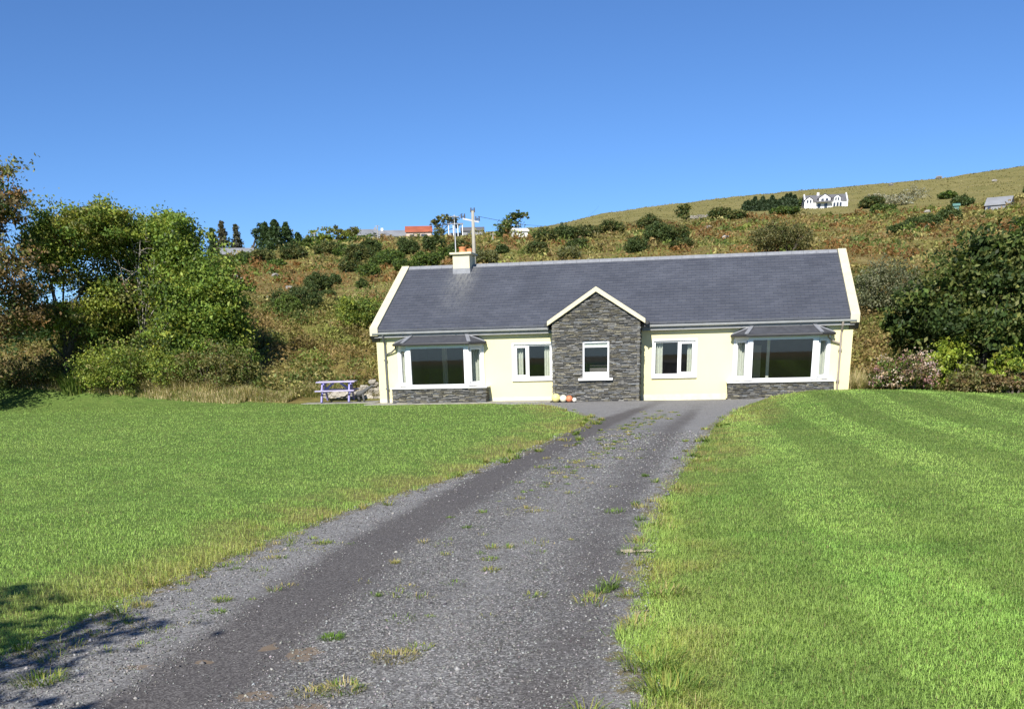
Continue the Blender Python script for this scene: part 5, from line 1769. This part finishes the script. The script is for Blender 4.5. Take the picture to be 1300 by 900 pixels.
# ------------------------------------------------------------------ bracken and tussocks over the hillside
def hill_cover():
    Ps, Cs, Ss = [], [], []

    def patch(n, d0, d1, size, hgt, power):
        x, y, d = sample_polar(n, d0, d1, -.80, .66, lambda q: (d0 / q) ** power)
        ok = y > lawn_far(x) + .8
        ok &= ~((x > -.6) & (x < L + .6) & (y < 10.2)) & ~((x > -4.2) & (x < .2) & (y < 3.0))
        x, y, d = x[ok], y[ok], d[ok]
        m = len(x)
        tus = fbm(x / (.9 + d / 90), y / (.9 + d / 90), 91)
        keep = tus + rng.uniform(-.3, .3, m) > .40
        x, y, d, tus = x[keep], y[keep], d[keep], tus[keep]
        m = len(x)
        f1 = fbm(x / 9 + 5, y / 9, 92, 4)
        f2 = fbm(x / 2.4, y / 2.4, 93)
        up_ = upper_zone(x, y, d)
        rust = smooth(.50, .66, fbm(x / 20 + 7, y / 13, 97, 3)) * smooth(54, 74, d)
        bank = 1 - smooth(52, 66, d + 8 * (f1 - .5))
        pal = np.array([(.145, .175, .044), (.230, .235, .064), (.320, .295, .100), (.250, .180, .070), (.230, .180, .066), (.32, .29, .125)])
        k = f1 * 1.5 + (f2 - .5) * .7 + rng.normal(0, .13, m) - .25
        idx = np.where(k < .22, 0, np.where(k < .40, 1, np.where(k < .50, 2, np.where(k < .66, 3, np.where(k < .78, 4, 5)))))
        idx = np.where((bank > rng.uniform(0, 1.1, m)) & (rng.uniform(0, 1, m) < .55), rng.choice([0, 1, 1, 3, 2], m), idx)
        c = pal[idx]
        rs_ = (rng.uniform(0, 1, m) < .65 * rust)[:, None]
        c = np.where(rs_, np.array((.235, .130, .045)), c)
        upc = np.array((.225, .205, .080)) * (.85 + .3 * f2[:, None])
        c = np.where((up_ > rng.uniform(0, 1, m))[:, None], upc, c)
        c = np.clip(c * (1 + rng.normal(0, .18, (m, 1))), .006, .7)
        z = ground_z(x, y) + hgt * rng.uniform(0, 1, m) * np.clip((tus - .3) * 2, .1, 1) * (.6 + .6 * bank)
        Ps.append(np.stack([x, y, z], 1)); Cs.append(c); Ss.append(size(d) * rng.uniform(.6, 1.4, m))
    patch(240000, 38, 72, lambda d: .11 + (d - 40) * .002, .55, .6)
    patch(170000, 70, 240, lambda d: .16 + (d - 70) * .0030, .5, 1.5)
    patch(60000, 230, 700, lambda d: .40 + (d - 230) * .0014, .3, 1.6)

    def mounds(n, d0, d1, power, r0, kleaf, leaf):
        # humps of bramble, fern and heather
        x, y, d = sample_polar(n, d0, d1, -.80, .66, lambda q: (d0 / q) ** power)
        ok = (y > lawn_far(x) + 1.6) & ~((x > -1.2) & (x < L + 1.2) & (y < 10.8)) & ~((x > -4.4) & (x < .6) & (y < 3.8))
        ok &= upper_zone(x, y, d) < rng.uniform(.0, 1.0, n) ** 3 * .9 + .02
        ok &= fbm(x / 7, y / 7, 95) + rng.uniform(-.2, .2, n) > .44
        x, y, d = x[ok], y[ok], d[ok]
        m = len(x)
        r_ = r0(d) * rng.uniform(.5, 1.5, m)
        pm = np.array([(.150, .195, .044), (.210, .230, .060), (.270, .255, .082), (.240, .175, .070), (.215, .185, .064), (.115, .155, .040), (.32, .29, .11)])
        k = np.floor(fbm(x / 6 + 2, y / 6, 96, 3) * 9 + rng.normal(0, 1.2, m)).astype(int) % 7
        cc = pm[k] * rng.uniform(.75, 1.25, (m, 1))
        rust = smooth(.50, .66, fbm(x / 20 + 7, y / 13, 97, 3)) * smooth(54, 74, d)
        cc = np.where((rng.uniform(0, 1, m) < .6 * rust)[:, None], np.array((.225, .125, .045)) * rng.uniform(.75, 1.25, (m, 1)), cc)
        q = rng.normal(size=(m, kleaf, 3)); q /= np.linalg.norm(q, axis=2, keepdims=True)
        q *= rng.uniform(.55, 1.05, (m, kleaf, 1))
        q[..., 2] = np.abs(q[..., 2]) * .8
        P_ = np.stack([x, y, ground_z(x, y)], 1)[:, None] + q * r_[:, None, None]
        C_ = np.clip(cc[:, None] * (1 + rng.normal(0, .25, (m, kleaf, 1))), .006, .6)
        S_ = np.broadcast_to((leaf(d))[:, None], (m, kleaf)) * rng.uniform(.6, 1.4, (m, kleaf))
        Ps.append(P_.reshape(-1, 3)); Cs.append(C_.reshape(-1, 3)); Ss.append(S_.reshape(-1))
    mounds(900, 40, 62, .4, lambda d: .85 + 0 * d, 330, lambda d: .15 + 0 * d)
    mounds(1700, 40, 68, .5, lambda d: .55 + 0 * d, 150, lambda d: .13 + 0 * d)
    mounds(3000, 60, 240, 1.3, lambda d: .35 + .0045 * d, 45, lambda d: .12 + .0022 * d)
    mounds(900, 230, 500, 1.3, lambda d: .4 + .003 * d, 24, lambda d: .15 + .002 * d)
    P, C, S = np.concatenate(Ps), np.concatenate(Cs), np.concatenate(Ss)
    o = leaf_object('bracken', P, C, S, None, .15, .45)
    tag(o, 'bracken, tussock grass and low scrub covering the hillside', 'bracken', kind='stuff')


hill_cover()
